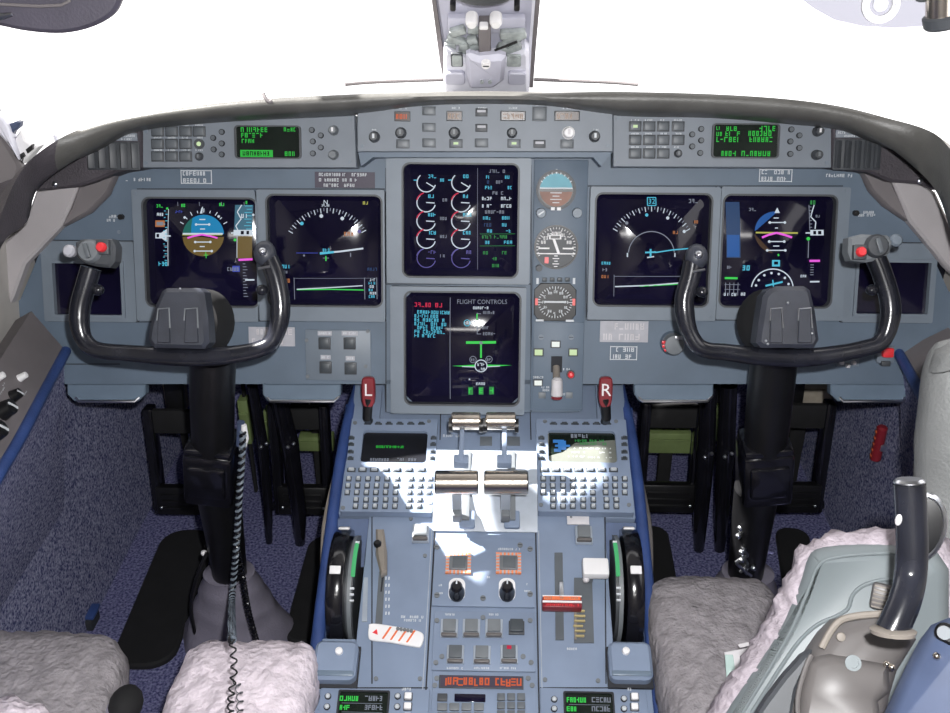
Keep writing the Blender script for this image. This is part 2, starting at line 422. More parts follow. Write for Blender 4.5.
# side walls: carpeted foot wells low down, lining above, an unseen window opening each side
def wall(side):
    s = -1 if side == 'left' else 1; x = s*WX
    mb = MB().mat('carpet'); mb.box((s*(WX+.005), .8, .31), (.03, 2.6, .62))
    mb.mat('cabin')
    if s < 0: hole = [(1.405, 1.165), (1.37, 1.213), (1.30, 1.225), (1.262, 1.29), (1.232, 1.352), (1.27, 1.385), (1.379, 1.45), (1.401, 1.487), (1.378, 1.52), (1.388, 1.60), (1.44, 1.685), (1.53, 1.71), (1.53, 1.165)]  # left outline invented so the sun falls as a patch on the pedestal
    else: hole = [(.50, 1.0), (.57, 1.42), (1.06, 1.45), (1.12, 1.0)]
    outer = [(-1.7, .62), (1.545, .62), (1.545, 1.74), (-1.7, 1.74)]
    pts = outer+hole; tri = tessellate_polygon([[Vector((a, b, 0)) for a, b in outer], [Vector((a, b, 0)) for a, b in hole]])
    n = len(pts)
    for dx in (0, s*.03): mb.add([(x+dx, a, b) for a, b in pts], [list(t) for t in tri])
    for lp in (list(range(4)), list(range(4, n))):
        for i, a in enumerate(lp):
            b = lp[(i+1) % len(lp)]
            mb.add([(x, *pts[a]), (x, *pts[b]), (x+s*.03, *pts[b]), (x+s*.03, *pts[a])], [[0, 1, 2, 3]])
    mb.box((s*(WX+.005), -1.1, .31), (.03, 1.2, .62))
    setting(mb.build('wall_'+side, smooth=0))
    g = MB().mat('glass'); g.add([(x+s*.012, a, b) for a, b in hole], [list(range(len(hole)))])
    setting(g.build('sun_patch_window' if s < 0 else 'window_4', smooth=0))
wall('left'); wall('right')
mb = MB().mat('cabin'); mb.box((0, -1.62, .85), (1.6, .04, 1.8)); setting(mb.build('wall_back'))
mb = MB().mat('cabin'); mb.box((0, -.30, 1.76), (1.6, 2.7, .04)); setting(mb.build('ceiling'))
# forward foot well bulkhead behind the pedals
mb = MB().mat('carpetfloor'); mb.box((0, 2.06, .30), (1.6, .04, .62))
setting(mb.build('wall_front'))
mb = MB().mat('blackmatte'); mb.add([(-.83, 1.47, .78), (-.085, 1.80, .895), (.085, 1.80, .895), (.83, 1.47, .78), (.83, 2.09, .58), (-.83, 2.09, .58), (-.83, 1.40, .58), (.83, 1.40, .58)], [[0, 1, 5], [1, 2, 4, 5], [2, 3, 4], [0, 5, 6], [3, 4, 7]])
setting(mb.build('sun_leak_shroud', smooth=0))  # unseen black shroud added to stop sun leaking in ahead of the glareshield
# windshield panes and their frames
BL, BC = Vector((-.80, 1.50, .90)), Vector((-.085, 1.80, .952))
TL, TC = Vector((-.76, 1.345, 1.47)), Vector((-.085, 1.50, 1.37))
def mx(v): return Vector((-v.x, v.y, v.z))
for nm, q in (('window_1', [BL, BC, TC, TL]), ('window_2', [mx(BL), mx(BC), mx(TC), mx(TL)])):
    g = MB().mat('glass'); g.add(q, [[0, 1, 2, 3]]); setting(g.build(nm, smooth=0))
mb = MB().mat('trimdark')
for s in (1, -1):
    f = (lambda v: v) if s == 1 else mx
    mb.tube(smooth_path([AY(445 if s > 0 else 534, 79.5, 1.80), AY(375 if s > 0 else 605, 82, 1.785), AY(345 if s > 0 else 638, 84.5, 1.77)], 4), .0032, 8)
    mb.tube([f(TL), f(TC)], .012, 8)
setting(mb.build('trim_1'))
# unseen roof header from panes to ceiling, brought low to block stray sun
mb = MB().mat('cabin')
mb.add([TL, TC, mx(TC), mx(TL), (.76, 1.0, 1.75), (-.76, 1.0, 1.75)], [[0, 1, 2, 3, 4, 5]])
setting(mb.build('trim_2', smooth=0))
# side posts between windshield and quarter windows
for s in (-1, 1):
    mb = MB().mat('trimlight')
    x = s*WX
    mb.box((s*.835, 1.56, 1.2), (.06, .03, 1.14)); 
    if s < 0:
        o = mb
    setting(mb.build('trim_3' if s < 0 else 'trim_4'))
# rounded grey window post at the left edge of the picture
F = Frame(AY(8, 180, 1.47), (.25, -1, .2))
def hp(pts, f=F): return [f.hit(*p) for p in pts]
mb = MB().mat('trimdark'); mb.T = F.mat(0, 0)
mb.prism(hp([(-30, 105), (-4, 128), (8, 144), (17, 158), (21, 167), (18, 178), (9, 200), (0, 230), (-30, 260)]), -.03, .0, .006)
mb.mat('postlight'); mb.prism(hp([(-30, 92), (-4, 113), (4, 119), (9, 127), (18, 156), (19, 160), (8, 144), (-4, 130), (-30, 108)]), -.035, .004, .003)
setting(mb.build('trim_5'))

# ================================================================== glareshield
ST = [(-60, 390, -50, 430, 1.0), (-30, 290, -22, 322, 1.10), (0, 217, 2, 245, 1.21), (20, 173, 27, 222, 1.30), (45, 148, 40, 186, 1.355), (83, 128, 92, 150, 1.39),
      (141, 114, 141, 127, 1.408), (240, 101, 240, 117, 1.42), (350, 95, 352, 111, 1.428), (420, 93.5, 420, 103, 1.432), (485, 93, 485, 101, 1.433), (550, 93.5, 550, 103, 1.432), (622, 92, 622, 112, 1.428),
      (710, 94, 710, 114, 1.422), (786, 99, 786, 120, 1.412), (841, 106.5, 838, 126, 1.40), (887, 118, 880, 142, 1.385), (925, 129, 915, 168, 1.355), (945, 143, 938, 195, 1.30), (965, 178, 957, 250, 1.21), (1000, 290, 992, 330, 1.08)]
root = empty('glareshield', Matrix.Translation(AY(485, 95, 1.43)), 'grey padded glareshield hood curving over the top of the instrument panel', 'glareshield')
O = root.matrix_world.translation
rows = []
for px, py, qx, qy, Y in ST:
    B = AY(px, py, Y); C = AY(qx, qy, Y+.012)
    s = B.x; fx = max(-.80, min(.80, s*1.12)); far = Vector((fx, 1.80-.30*(abs(fx)/.8)**1.6 if abs(s) < .66 else max(B.y+.10, 1.5-.35*(abs(s)-.6)), .925-.04*abs(s)))
    if abs(s) > .57: far = Vector((math.copysign(.78, s), B.y+.10, B.z-.14))
    zf = PANEL.shifted(.035); Z_ = zf.world(*zf.hit(qx, qy+4.5)); mid = B.lerp(C, .5)+Vector((0, -.012, 0))
    rows.append([far, far.lerp(B, .5)+Vector((0, 0, .004)), far.lerp(B, .88)+Vector((0, 0, .003)), B, B.lerp(C, .18)+Vector((0, -.008, 0)), mid, B.lerp(C, .82)+Vector((0, -.007, 0)), C, *((C.lerp(Z_, .5), Z_) if abs(s) < .57 else (C+Vector((math.copysign(.03, s), .02, -.004)), C+Vector((math.copysign(.10, s), .05, -.02))))])
dense = []
K = len(rows[0])
cols = [smooth_path([r[k] for r in rows], 5) for k in range(K)]
n = len(cols[0])
mb = MB().mat('glareshield')
vs = [c[i]-O for i in range(n) for c in cols]
fs_ = [[i*K+k, i*K+k+1, (i+1)*K+k+1, (i+1)*K+k] for i in range(n-1) for k in range(K-1)]
mb.add(vs, fs_); mb.mat('hood'); ih = mb.cur; nf = len(mb.mi)
for j in range(nf):
    i = j//(K-1)
    if i < 22 or i > n-8: mb.mi[j] = ih
mb.build('hood', root, smooth=60)
# dark end caps of the hood, light and taupe trim
EP = PANEL.shifted(.05)
def plate(name, pts, m, f, t, parent, bev=.004):
    mb = MB().mat(m); mb.T = parent.matrix_world.inverted() @ f.mat(0, 0)
    mb.prism([f.hit(*p) for p in pts], -t, 0, bev); return mb.build(name, parent)
plate('hood_end', [(33, 191), (44, 168), (60, 150), (88, 138), (112, 128), (142, 122), (142, 168), (117, 172), (92, 182), (76, 187)], 'hood', EP, .05, root)
plate('hood_end', [(832, 122), (862, 128), (890, 138), (915, 152), (935, 175), (938, 190), (922, 184), (892, 182), (868, 172), (832, 168)], 'hood', EP, .05, root)
for (x, y) in ((55, 184), (920, 181)):
    mb = MB().mat('steel'); u, v = EP.hit(x, y); mb.T = root.matrix_world.inverted() @ EP.mat(u, v, .001)
    mb.ball((0, 0, 0), .0045, (1, 1, .5)); mb.build('screw', root)
for nm, pts, m, lab, cat in (
    ('trim_panel', [(36, 190), (78, 186), (70, 207), (61, 226), (45, 243), (25, 264), (13, 297), (2, 319), (-25, 345), (-25, 262), (0, 246), (24, 224)], 'trimlight', 'light grey curved trim panel beside the left-hand small dark display', 'trim'),
    ('trim_panel', [(892, 180), (922, 184), (936, 192), (948, 218), (958, 238), (965, 285), (948, 268), (930, 246), (910, 222)], 'trimlight', 'light grey curved trim panel above the right-hand small dark display', 'trim'),
    ('corner_trim', [(78, 186), (117, 170), (106, 195), (88, 213), (61, 227), (70, 207)], 'trimdark', 'taupe corner trim under the left end of the hood', 'trim'),
    ('corner_trim', [(863, 171), (892, 181), (911, 223), (886, 206), (872, 191)], 'trimdark', 'taupe corner trim under the right end of the hood', 'trim')):
    f = PANEL.shifted(.03 if m == 'trimlight' else .024)
    cxp = sum(p[0] for p in pts)/len(pts); cyp = sum(p[1] for p in pts)/len(pts)
    mb = MB().mat(m); c = f.hit(cxp, cyp)
    mb.prism([(f.hit(*p)[0]-c[0], f.hit(*p)[1]-c[1]) for p in pts], -.02, 0, .004)
    o = mb.build(nm); o.matrix_world = f.mat(*c); tag(o, lab, cat)
# small clip and hook on the hood edge
for i, (x, y, lab) in enumerate(((60, 140, 'small pale clip standing on the hood edge near the left window post'), (268, 98, 'small grey hook on the hood edge above the left-hand green text screen'))):
    p = AY(x, y, 1.39 if i == 0 else 1.42)
    mb = MB().mat('postlight' if i == 0 else 'trimdark')
    mb.tube(smooth_path([(-.006, 0, .006), (-.003, -.004, .001), (.002, -.006, -.004), (.006, -.004, -.003)], 4), .0028, 8)
    o = mb.build('edge_clip'); o.location = p; tag(o, lab, 'clip')

# ================================================================== centre post and its fittings
def post_pt(t, x):                       # along the rake of the windshield, t = 0 at the sill
    b = Vector((0, 1.80, .945)); d = Vector((0, -.195, .185)); q = b+d*t; return Vector((x, q.y, q.z))
o0 = Vector((0.0, 1.80, .945))
DF = Vector((0, -.195, .185)).normalized(); NF = Vector((0, -DF.z, -abs(DF.y))).normalized()
CP = Frame(AY(486, 60, 1.735), (0, -.74, -.50), up=Vector((0, -.2, 1)))
mb = MB().mat('post'); mb.T = CP.mat(0, 0)
def q(pts): return [CP.hit(*p) for p in pts]
mb.prism(q([(445, 86), (447, 70), (441, 40), (433, -10), (431, -60), (541, -60), (540, -10), (536, 40), (533, 86)]), -.05, 0, .006)
mb.mat('trimdark'); mb.prism(q([(445, 86), (440, 60), (432, 0), (430, -60), (434, -60), (436, 0), (444, 55), (448, 86)]), -.06, .004)
mb.prism(q([(533, 86), (536, 45), (540, 0), (542, -60), (537, -60), (535.5, 0), (531.5, 45), (529, 86)]), -.06, .004)
mb.mat('postlight'); mb.prism(q([(529.5, 84), (531.5, 45), (535, 0), (537, -60), (534, -60), (532, 0), (528.5, 45), (526.5, 84)]), -.0, .008)
setting(mb.build('trim_6'))
CT = Thing('compass_mount', 'pale compass housing on the centre window post with a round white screw', 'compass mount', CP, 486, 60, .004)
mb = MB().mat('postlight'); mb.prism(CT.P([(444, 84), (444, 42), (447, 38), (466, 47), (480, 50), (505, 46), (525, 38), (529, 42), (529, 84)]), 0, .030, .006); mb.build('housing', CT.root)
mb = MB().mat('post'); mb.prism(CT.P([(466, 50), (470, 49), (480, 52), (500, 50), (506, 52), (504, 76), (494, 83), (470, 83), (466, 70)], .03), .03, .046, .008); mb.build('boss', CT.root)
c = CT.L(486, 63, .046); mb = MB().mat('white'); mb.cyl((c[0], c[1], .045), (c[0], c[1], .053), .008, .007, 18); mb.mat('seam'); mb.box((c[0], c[1], .0535), (.010, .0018, .001)); mb.build('screw', CT.root)
for x0, x1, y0, y1 in ((451, 463, 52, 65), (507, 521, 54, 65)):
    (c, w, h) = CT.R(x0, y0, x1, y1, .03); mb = MB().mat('darkgrey' if x0 < 480 else 'postgrey'); mb.rr(c, w, h, .003, .03, .034); mb.mat('postgrey'); mb.rr(c, w*.8, h*.8, .003, .034, .036); mb.build('window_plate', CT.root)
for x, y, w in ((455, 76, 20), (517, 76, 18)):
    (c, w_, h) = CT.R(x-w/2, y-6, x+w/2, y+6, .03); mb = MB().mat('post'); mb.rr(c, w_, h, .006, .03, .038, bev=.002); mb.build('lower_pad', CT.root)
for x in (482, 490):
    c = CT.L(x, 81, .046); mb = MB().mat('postgrey'); mb.cyl((c[0], c[1], .03), (c[0], c[1], .05), .003, .003, 10); mb.build('pin', CT.root)
CT2 = Thing('compass_bracket', 'grey metal bracket plates crossing the centre post below its round dark compass', 'bracket', CP, 486, 30, .004)
rg = random.Random(3)
for sgn, xs in ((-1, (450, 477)), (1, (492, 523))):
    mb = MB().mat('postgrey')
    for i in range(7):
        x = xs[0]+(xs[1]-xs[0])*rg.random(); y = 22+22*rg.random(); c = CT2.L(x, y)
        mb.box((c[0], c[1], .008+.012*rg.random()), (.012+.03*rg.random(), .006+.010*rg.random(), .012), .002, Matrix.Rotation(rg.uniform(-.5, .5), 3, 'Z'))
    (c, w, h) = CT2.R(xs[0]-2, 13, xs[1]+2, 28); mb.mat('post'); mb.box((*c, .006), (w, h, .012), .002)
    mb.build('bracket_plate', CT2.root)
(c, w, h) = CT2.R(479, 14, 491, 50); mb = MB().mat('trimdark'); mb.box((*c, .016), (w, h, .028), .002); mb.build('stem', CT2.root)
c0 = CT2.L(495, 37); c1 = CT2.L(517, 28); mb = MB().mat('black'); mb.tube([(c0[0], c0[1], .03), (c1[0], c1[1], .03)], .002, 8); mb.build('pin', CT2.root)
for x in (472, 496):
    c = CT2.L(x, 11); mb = MB().mat('white'); mb.lathe([(.010, 0), (.010, .016), (.007, .022), (.004, .022)], 18, Matrix.Translation((c[0], c[1], .01))); mb.build('adjuster_knob', CT2.root)
c = CT2.L(484, 13); mb = MB().mat('white'); mb.box((c[0], c[1]-.002, .026), (.014, .008, .012), .002); mb.build('index_mark', CT2.root)
CB = Thing('magnetic_compass', 'dark round compass body at the top of the centre window post', 'compass', CP, 484, -30, .02)
mb = MB().mat('darkgrey'); mb.ball((0, 0, .02), .062, (1, .62, .6), 24); mb.build('compass_body', CB.root)
mb = MB().mat('post'); mb.tube([(.066*math.cos(a), .040*math.sin(a)-.004, .018) for a in [PI+i*PI/16 for i in range(17)]], .004, 8); mb.build('rim', CB.root)
for x in (453, 517):
    c = CB.L(x, 4); mb = MB().mat('black'); mb.box((c[0], c[1], 0), (.009, .012, .02), .002); mb.build('clip', CB.root)

# visors hanging into the top corners
V1 = Frame(AY(30, 5, 1.12), (.1, -1, .1))
r = empty('sun_visor', V1.mat(*V1.hit(30, 5)), 'dark padded sun visor with a cord edge hanging at the upper left corner', 'visor')
c = V1.hit(30, 5)
mb = MB().mat('visor'); P = [(-60, -60), (122, -60), (121.5, -8), (120, 2), (113, 14), (98, 24), (78, 31), (55, 33.5), (25, 31), (0, 26), (-40, 18)]
mb.prism([(V1.hit(*p)[0]-c[0], V1.hit(*p)[1]-c[1]) for p in smooth_path([(*p, 0) for p in P], 4, True) for p in [(p[0], p[1])]], -.012, 0, .004); mb.build('visor_pad', r)
mb = MB().mat('trimdark'); mb.tube([(*[a-b for a, b in zip(V1.hit(*p), c)], .003) for p in [(-30, 4), (0, 4), (40, 6), (62, 5), (70, 1), (72, -10)]], .0018, 8); mb.build('cord_edge', r)
mb = MB().mat('steel'); mb.tube([(*[a-b for a, b in zip(V1.hit(*p), c)], .006) for p in [(-20, 17), (0, 16.5), (14, 14)]], [.004, .004, .002], 8); mb.build('pivot_rod', r)
V2 = Frame(AY(880, 5, 1.15), (-.1, -1, .1))
c = V2.hit(880, 5); r = empty('tinted_visor', V2.mat(*c), 'see-through tinted visor with a round white boss at the upper right', 'visor')
mb = MB().mat('visorglass'); P = [(795, -60), (803, 0), (815, 9), (835, 20), (862, 26), (895, 28), (925, 26), (960, 22), (990, -60)]
mb.prism([(V2.hit(*p)[0]-c[0], V2.hit(*p)[1]-c[1]) for p in P], -.004, 0); mb.build('visor_sheet', r, smooth=0)
a = V2.hit(880, 4); mb = MB().mat('white'); mb.T = Matrix.Translation((a[0]-c[0], a[1]-c[1], 0))
mb.ring([(.020*math.cos(i*PI/16), .020*math.sin(i*PI/16)) for i in range(32)], [(.012*math.cos(i*PI/16), .012*math.sin(i*PI/16)) for i in range(32)], 0, .006); mb.mat('postlight'); mb.cyl((0, 0, 0), (0, 0, .004), .008)
for i in range(6): mb.mat('postlight').cyl((.016*math.cos(i*PI/3), .016*math.sin(i*PI/3), .006), (.016*math.cos(i*PI/3), .016*math.sin(i*PI/3), .008), .002, n=8)
mb.build('boss', r)
p = AY(941, 12, 1.12); d = (AY(941, -20, 1.12)-p).normalized()
r = empty('visor_arm', Matrix.Translation(p), 'chrome tube end with a dark collar at the top right corner', 'tube')
mb = MB().mat('chrome'); mb.cyl(d*-.004, d*.08, .0155, n=24); mb.build('tube', r)
mb = MB().mat('darkgrey'); mb.cyl(d*-.017, d*-.003, .0175, .019, 24, .002); mb.build('collar', r)
mb = MB().mat('darkgrey'); mb.box(AY(926, -1, 1.13)-p, (.02, .01, .006), .002); mb.build('bracket', r)

# window latch seen between the left post and the hood
f = Frame(AY(22, 148, 1.5), (0, -1, .1))
r = empty('window_latch', f.mat(0, 0), 'pale window latch with dark clips beside the left window post', 'latch')
mb = MB().mat('white')
mb.prism([f.hit(*p) for p in [(12, 142), (20, 130), (25, 140), (33, 146), (40, 146), (30, 158), (24, 164), (20, 162)]], -.02, .0, .003); mb.build('latch_body', r)
mb = MB().mat('bluebox'); mb.prism([f.hit(*p) for p in [(7, 125), (17, 121), (21, 122), (20, 127), (15, 131), (11, 138), (9, 134)]], -.01, .004, .002); mb.build('latch_tab', r)
for P in ([(18, 156), (24, 152), (26, 156), (21, 160)], [(27, 149), (33, 144), (34, 149), (29, 153)], [(19, 161), (22, 162), (24, 158), (22, 165)]):
    mb = MB().mat('black'); mb.prism([f.hit(*p) for p in P], -.005, .005); mb.build('clip', r)
# ================================================================== main instrument panel
T = Thing('instrument_panel', 'blue-grey main instrument panel board carrying all the screens', 'instrument panel', PANEL, 488, 270)
IP = T.root
mb = MB().mat('panel')
mb.prism(T.P([(118, 150), (860, 150), (885, 195), (925, 240), (948, 290), (985, 335), (985, 384), (-40, 384), (-40, 335), (20, 300), (45, 240), (85, 195)]), -.02, 0)
mb.prism(T.P([(386, 380), (579, 380), (579, 412), (386, 412)]), -.02, .0)
mb.mat('seam')
def seam(pts, w=.0016, z=.0006):
    P = [Vector(T.L(*p)) for p in pts]
    for a, b in zip(P, P[1:]):
        t = (b-a).normalized(); q_ = Vector((-t.y, t.x))*w/2
        mb.add([(v.x, v.y, z) for v in (a-q_, b-q_, b+q_, a+q_)], [[0, 1, 2, 3]])
for S_ in ([(137, 189), (385, 189)], [(260, 189), (262, 320)], [(587, 186), (843, 186)], [(716, 186), (716, 318)], [(386, 168), (386, 412)], [(531, 165), (531, 412)], [(586, 186), (586, 320)], [(137, 322), (386, 320)], [(587, 320), (843, 320)], [(386, 284), (531, 284)], [(0, 364), (120, 364)]): seam(S_)
mb.build('panel_board', IP)
# raised centre strip
mb = MB().mat('panel'); (c, w, h) = T.R(532, 160, 585, 410); mb.box((*c, .003), (w, h, .006), .0015); mb.build('standby_strip', IP)
# placards and lettering printed on the board
def placard(name, x0, y0, x1, y1, m, rows=0, lm='print', th=.0012, bord=False, off=.0005):
    (c, w, h) = T.R(x0, y0, x1, y1); mb = MB().mat(m); mb.box((*c, off+th/2), (w, h, th))
    rg = random.Random(int(x0*7+y0))
    if bord:
        mb.mat(lm)
        for dx, dy, ww, hh in ((0, h/2-.001, w, .0012), (0, -h/2+.001, w, .0012), (w/2-.0006, 0, .0012, h), (-w/2+.0006, 0, .0012, h)): mb.box((c[0]+dx, c[1]+dy, off+th+.0002), (ww, hh, .0004))
    if rows:
        mb.mat(lm)
        for i in range(rows):
            y = c[1]+h/2-h*(i+.5)/rows-h/rows*.3
            k = (.86-.25*rg.random()) if i else .86
            glyph_row(mb, c[0]-w*.43, y, c[0]-w*.43+w*k, h/rows*.6, off+th+.0003, rg)
    return mb.build(name, IP)
placard('placard', 315, 172, 375, 188, 'placarddark', 3)
placard('placard', 181, 170, 212, 184, 'panel', 2, bord=True, th=.0004)
placard('placard', 759, 169, 792, 182, 'panel', 2, bord=True, th=.0004)
placard('placard', 249, 327, 295, 346, 'placardgrey', 2, 'placard')
placard('placard', 600, 321, 648, 342, 'placardgrey', 2, 'placard')
placard('placard', 610, 346, 637, 360, 'panel', 2, bord=True, th=.0004)
mb = MB().mat('print'); rg = random.Random(5)
for x0, y0, x1, h in ((126, 178, 151, 3), (826, 174, 852, 3), (107, 215, 118, 3), (107, 219, 118, 2.5), (861, 211, 875, 2.5), (858, 214, 876, 2.5), (897, 245, 918, 2.2), (895, 249, 924, 2.2), (180, 338, 200, 2.0)):
    a = T.L(x0, y0+h); b = T.L(x1, y0); glyph_row(mb, a[0], a[1], b[0], b[1]-a[1], .0006, rg)
mb.build('lettering', IP, smooth=0)
for x, y in ((122, 217), (855, 213)):
    c = T.L(x, y); mb = MB().mat('black'); mb.cyl((*c, 0), (*c, .008), .0045, n=14); mb.build('jack', IP)
for x, y in ((136, 232), (139, 263), (842, 231), (119, 232), (847, 256)):
    c = T.L(x, y); mb = MB().mat('bezel'); mb.cyl((*c, 0), (*c, .0015), .003, n=10); mb.build('screw', IP)

# ------------------------------------------------------------------ six large flight displays
def display(px, label, bez, scr, off=.0):
    D = Thing('flight_display', label, 'display', PANEL, *px, off, group='large flight displays')
    (bc, bw, bh) = D.R(*bez); (sc, sw, sh) = D.R(*scr, off=.0175)
    k = 6
    inner = [(sc[0]+x, sc[1]+y) for x, y in rrect(sw, sh, .010, k)]
    inner2 = [(sc[0]+x, sc[1]+y) for x, y in rrect(sw+.006, sh+.006, .013, k)]
    outer = [(bc[0]+x, bc[1]+y) for x, y in rrect(bw, bh, .003, k)]
    mb = MB().mat('bezel'); mb.ring(outer, inner2, 0, .0175, .0175); mb.mat('darkgrey'); mb.ring(inner2, inner, .004, .0174, -.0)
    o = mb.build('bezel', D.root)
    mb = MB()
    mb.mat('bezel')
    for sx in (-1, 1):
        for sy in (-1, 1): mb.cyl((bc[0]+sx*(bw/2-.006), bc[1]+sy*(bh/2-.006), .0172), (bc[0]+sx*(bw/2-.006), bc[1]+sy*(bh/2-.006), .0187), .0028, n=10)
    mb.build('screw_set', o)
    # domed glass
    mb = MB().mat('screen'); ol = rrect(sw+.004, sh+.004, .011, 10); n = len(ol); vs = [(sc[0], sc[1], 0)]; fs = []
    zc = .0178
    R = 9
    for r in range(1, R+1):
        for x, y in ol: vs.append((sc[0]+x*r/R, sc[1]+y*r/R, 0))
    vs = [(x, y, zc+dome(x-sc[0], y-sc[1])) for x, y, _ in vs]
    for i in range(n):
        j = (i+1) % n; fs.append([0, 1+i, 1+j])
        for r in range(R-1): fs.append([1+r*n+i, 1+(r+1)*n+i, 1+(r+1)*n+j, 1+r*n+j])
    mb.add(vs, fs); mb.build('screen', D.root, smooth=80)
    S = Sym(D, zc); S.T = D
    S.zz = lambda x, y: zc+.0006+S.lay*.0003+dome(x-sc[0], y-sc[1])
    return D, S

# --- left primary flight display
D, S = display((201, 252), 'display with a blue over brown horizon ball behind the left yoke', (138, 190, 259, 320), (145, 199, 256.5, 306))
cx, cy, r = 203, 235.5, 20.7
def up_(a0, a1): return [(cx+r*math.cos(math.radians(a0+(a1-a0)*i/20)), cy-r*math.sin(math.radians(a0+(a1-a0)*i/20))) for i in range(21)]
S.fill('e_sky', up_(4, 176)); S.fill('e_teal', up_(122, 176)+[(191, 234), (191, 226)], 1); S.fill('e_brown', up_(184, 356))
S.line('e_white', [(182.5, 233.8), (222.5, 233.8)], 1.6, 2); S.line('e_yellow', [(182, 235), (222, 235)], .7, 3)
S.line('e_magenta', [(187.5, 238), (194, 236), (202, 234.5), (210, 236), (217.5, 238)], 1.7, 4)
for x0, x1, y in ((195, 210, 224.5), (199, 205, 219.5), (196, 210.5, 242), (195, 212, 251), (200, 205, 246.5), (200, 205, 229)): S.line('e_white', [(x0, y), (x1, y)], 1.0, 3)
for x, y in ((195.5, 242), (210.5, 242), (195, 251), (212, 251), (196, 224.5), (209, 224.5)): S.dot('e_white', x, y, 1.3, 4)
for a in range(30, 151, 15):
    a_ = math.radians(a); S.line('e_white', [(cx+23*math.cos(a_), cy-23*math.sin(a_)), (cx+(27 if a % 30 == 0 else 25.5)*math.cos(a_), cy-(27 if a % 30 == 0 else 25.5)*math.sin(a_))], .8)
S.fill('e_white', [(200.6, 208), (202, 206.5), (201.6, 213.5), (199.2, 213.5)], 1)
S.flush('horizon_ball'); S.dot('e_white', 184, 217.5, 1.3); S.dot('e_white', 218, 216.5, 1.3)
S.line('e_green', [(206, 252), (206.5, 258)], .7, 4); S.line('e_green', [(204, 255), (208.5, 255)], .6, 4)
for x, y, w in ((154, 206, 8), (180, 205.5, 6.5), (218, 204.5, 5.5), (239, 202.5, 6)): S.words('e_green', x, y-1.5, x+w, y+1.5)
S.dot('e_green', 165.5, 208.5, 1.2)
for i in range(17):
    y = 211+i*3.3; S.line('e_cyan', [(164, y), (166.5 if i % 2 else 162.5, y)], .7)
S.line('e_white', [(167, 209), (167.5, 266)], .6)
S.words('e_white', 155, 213, 161, 216); S.rect('e_amber', 153.5, 220.5, 163.5, 227); S.rect('e_dimwhite', 155, 222, 162, 225.5, 1)
S.rect('e_white', 154, 233, 161, 238.5); S.rect('screen', 155.2, 234, 158, 237.5, 1); S.line('e_white', [(161, 236), (170, 236)], 1.4)
S.fill('e_white', [(160, 233), (166, 229), (166, 242), (160, 238)], 0); S.words('e_cyan', 157.5, 262, 167, 266)
for y in (246, 251, 256): S.line('e_dimwhite', [(163, y), (167, y)], .7)
S.flush('speed_tape'); S.rect('e_tape', 233.5, 205, 251, 233); S.line('e_white', [(240, 205), (236, 212), (240, 219), (235, 226), (238, 232)], 1.0, 2)
S.words('e_white', 240, 214, 246, 218, 2); 
for i in range(8): S.line('e_cyan', [(243+2*(i % 2), 206+i*3.3), (250, 206+i*3.3)], .6, 2)
S.rect('e_white', 233, 230, 252, 235.5, 2); S.rect('screen', 240, 231, 243, 234.5, 3); S.rect('screen', 245.5, 231, 248, 234.5, 3); S.line('e_white', [(230.5, 233), (234, 233)], 1.1)
S.rect('e_brown', 236.5, 236.5, 251, 258.5); S.line('e_white', [(236.5, 236), (236.5, 258)], .6, 2); S.line('e_magenta', [(238, 260), (251.5, 259.5)], 2.2, 2)
S.dot('e_green', 234.5, 240, 1.5); S.dot('e_white', 251.5, 215, 1.2)
S.flush('altitude_tape'); S.rect('e_blue', 232, 266, 239, 272); S.words('e_dimwhite', 227, 267.5, 238, 271)
for i in range(12): S.line('e_dimwhite', [(242, 264+i*3), (244.5+(i % 3), 264+i*3)], .7)
S.line('e_white', [(244, 280.3), (253, 280.3)], 1.5); S.words('e_blue', 174, 210.5, 181, 213)
for i in range(5): S.line('e_dimwhite', [(176+i*22, 202), (176.5+i*22, 206)], .5)
S.build(D.root)

def arc_scale(S, cx, cy, r, a0, a1, n, fat=()):
    for i in range(n+1):
        a = math.radians(a0+(a1-a0)*i/n); L = 5 if i % 2 == 0 else 3
        S.line('e_white' if i % 2 == 0 else 'e_dimwhite', [(cx+r*math.cos(a), cy-r*math.sin(a)), (cx+(r-L)*math.cos(a), cy-(r-L)*math.sin(a))], .8)
# --- left navigation display
D, S = display((324, 252), 'dark map display with a compass arc standing between left yoke and centre', (260.5, 190, 386, 320), (268, 196, 381, 305.5))
arc_scale(S, 327, 252.5, 44.5, 30, 151, 28)
for x, y, m in ((301.5, 223.5, 'e_cyan'), (321, 216, 'e_white'), (342, 218.5, 'e_white'), (359, 231.5, 'e_purple')): S.dot(m, x, y, 1.9)
S.flush('compass_arc'); S.text('e_white', 'N', 325, 202.5, 4.5); S.words('e_white', 321, 204.5, 330, 206.5)
S.words('e_yellow', 362, 201.5, 373, 204.5); S.words('e_amber', 344, 232, 355, 236)
S.line('e_white', [(320.5, 253), (340, 251.5), (363, 248.5)], 1.7, 2); S.line('e_cyan', [(320, 253.5), (334, 252)], 2.2, 3); S.words('e_cyan', 323, 248.5, 330, 251.5, 3)
S.dot('e_dimwhite', 304, 255.5, 1.1); S.line('e_dimwhite', [(350.5, 253), (350.5, 257)], 1.0); S.line('e_green', [(326, 256), (326, 261)], 1.2); S.line('e_dimwhite', [(323, 258), (329, 258)], .7)
S.line('e_blue', [(296, 253), (318, 253)], .6)
S.words('e_cyan', 281, 265, 289, 268.5); S.words('e_dimwhite', 283, 271, 287, 273.5); S.words('e_amber', 283.5, 279, 289, 283)
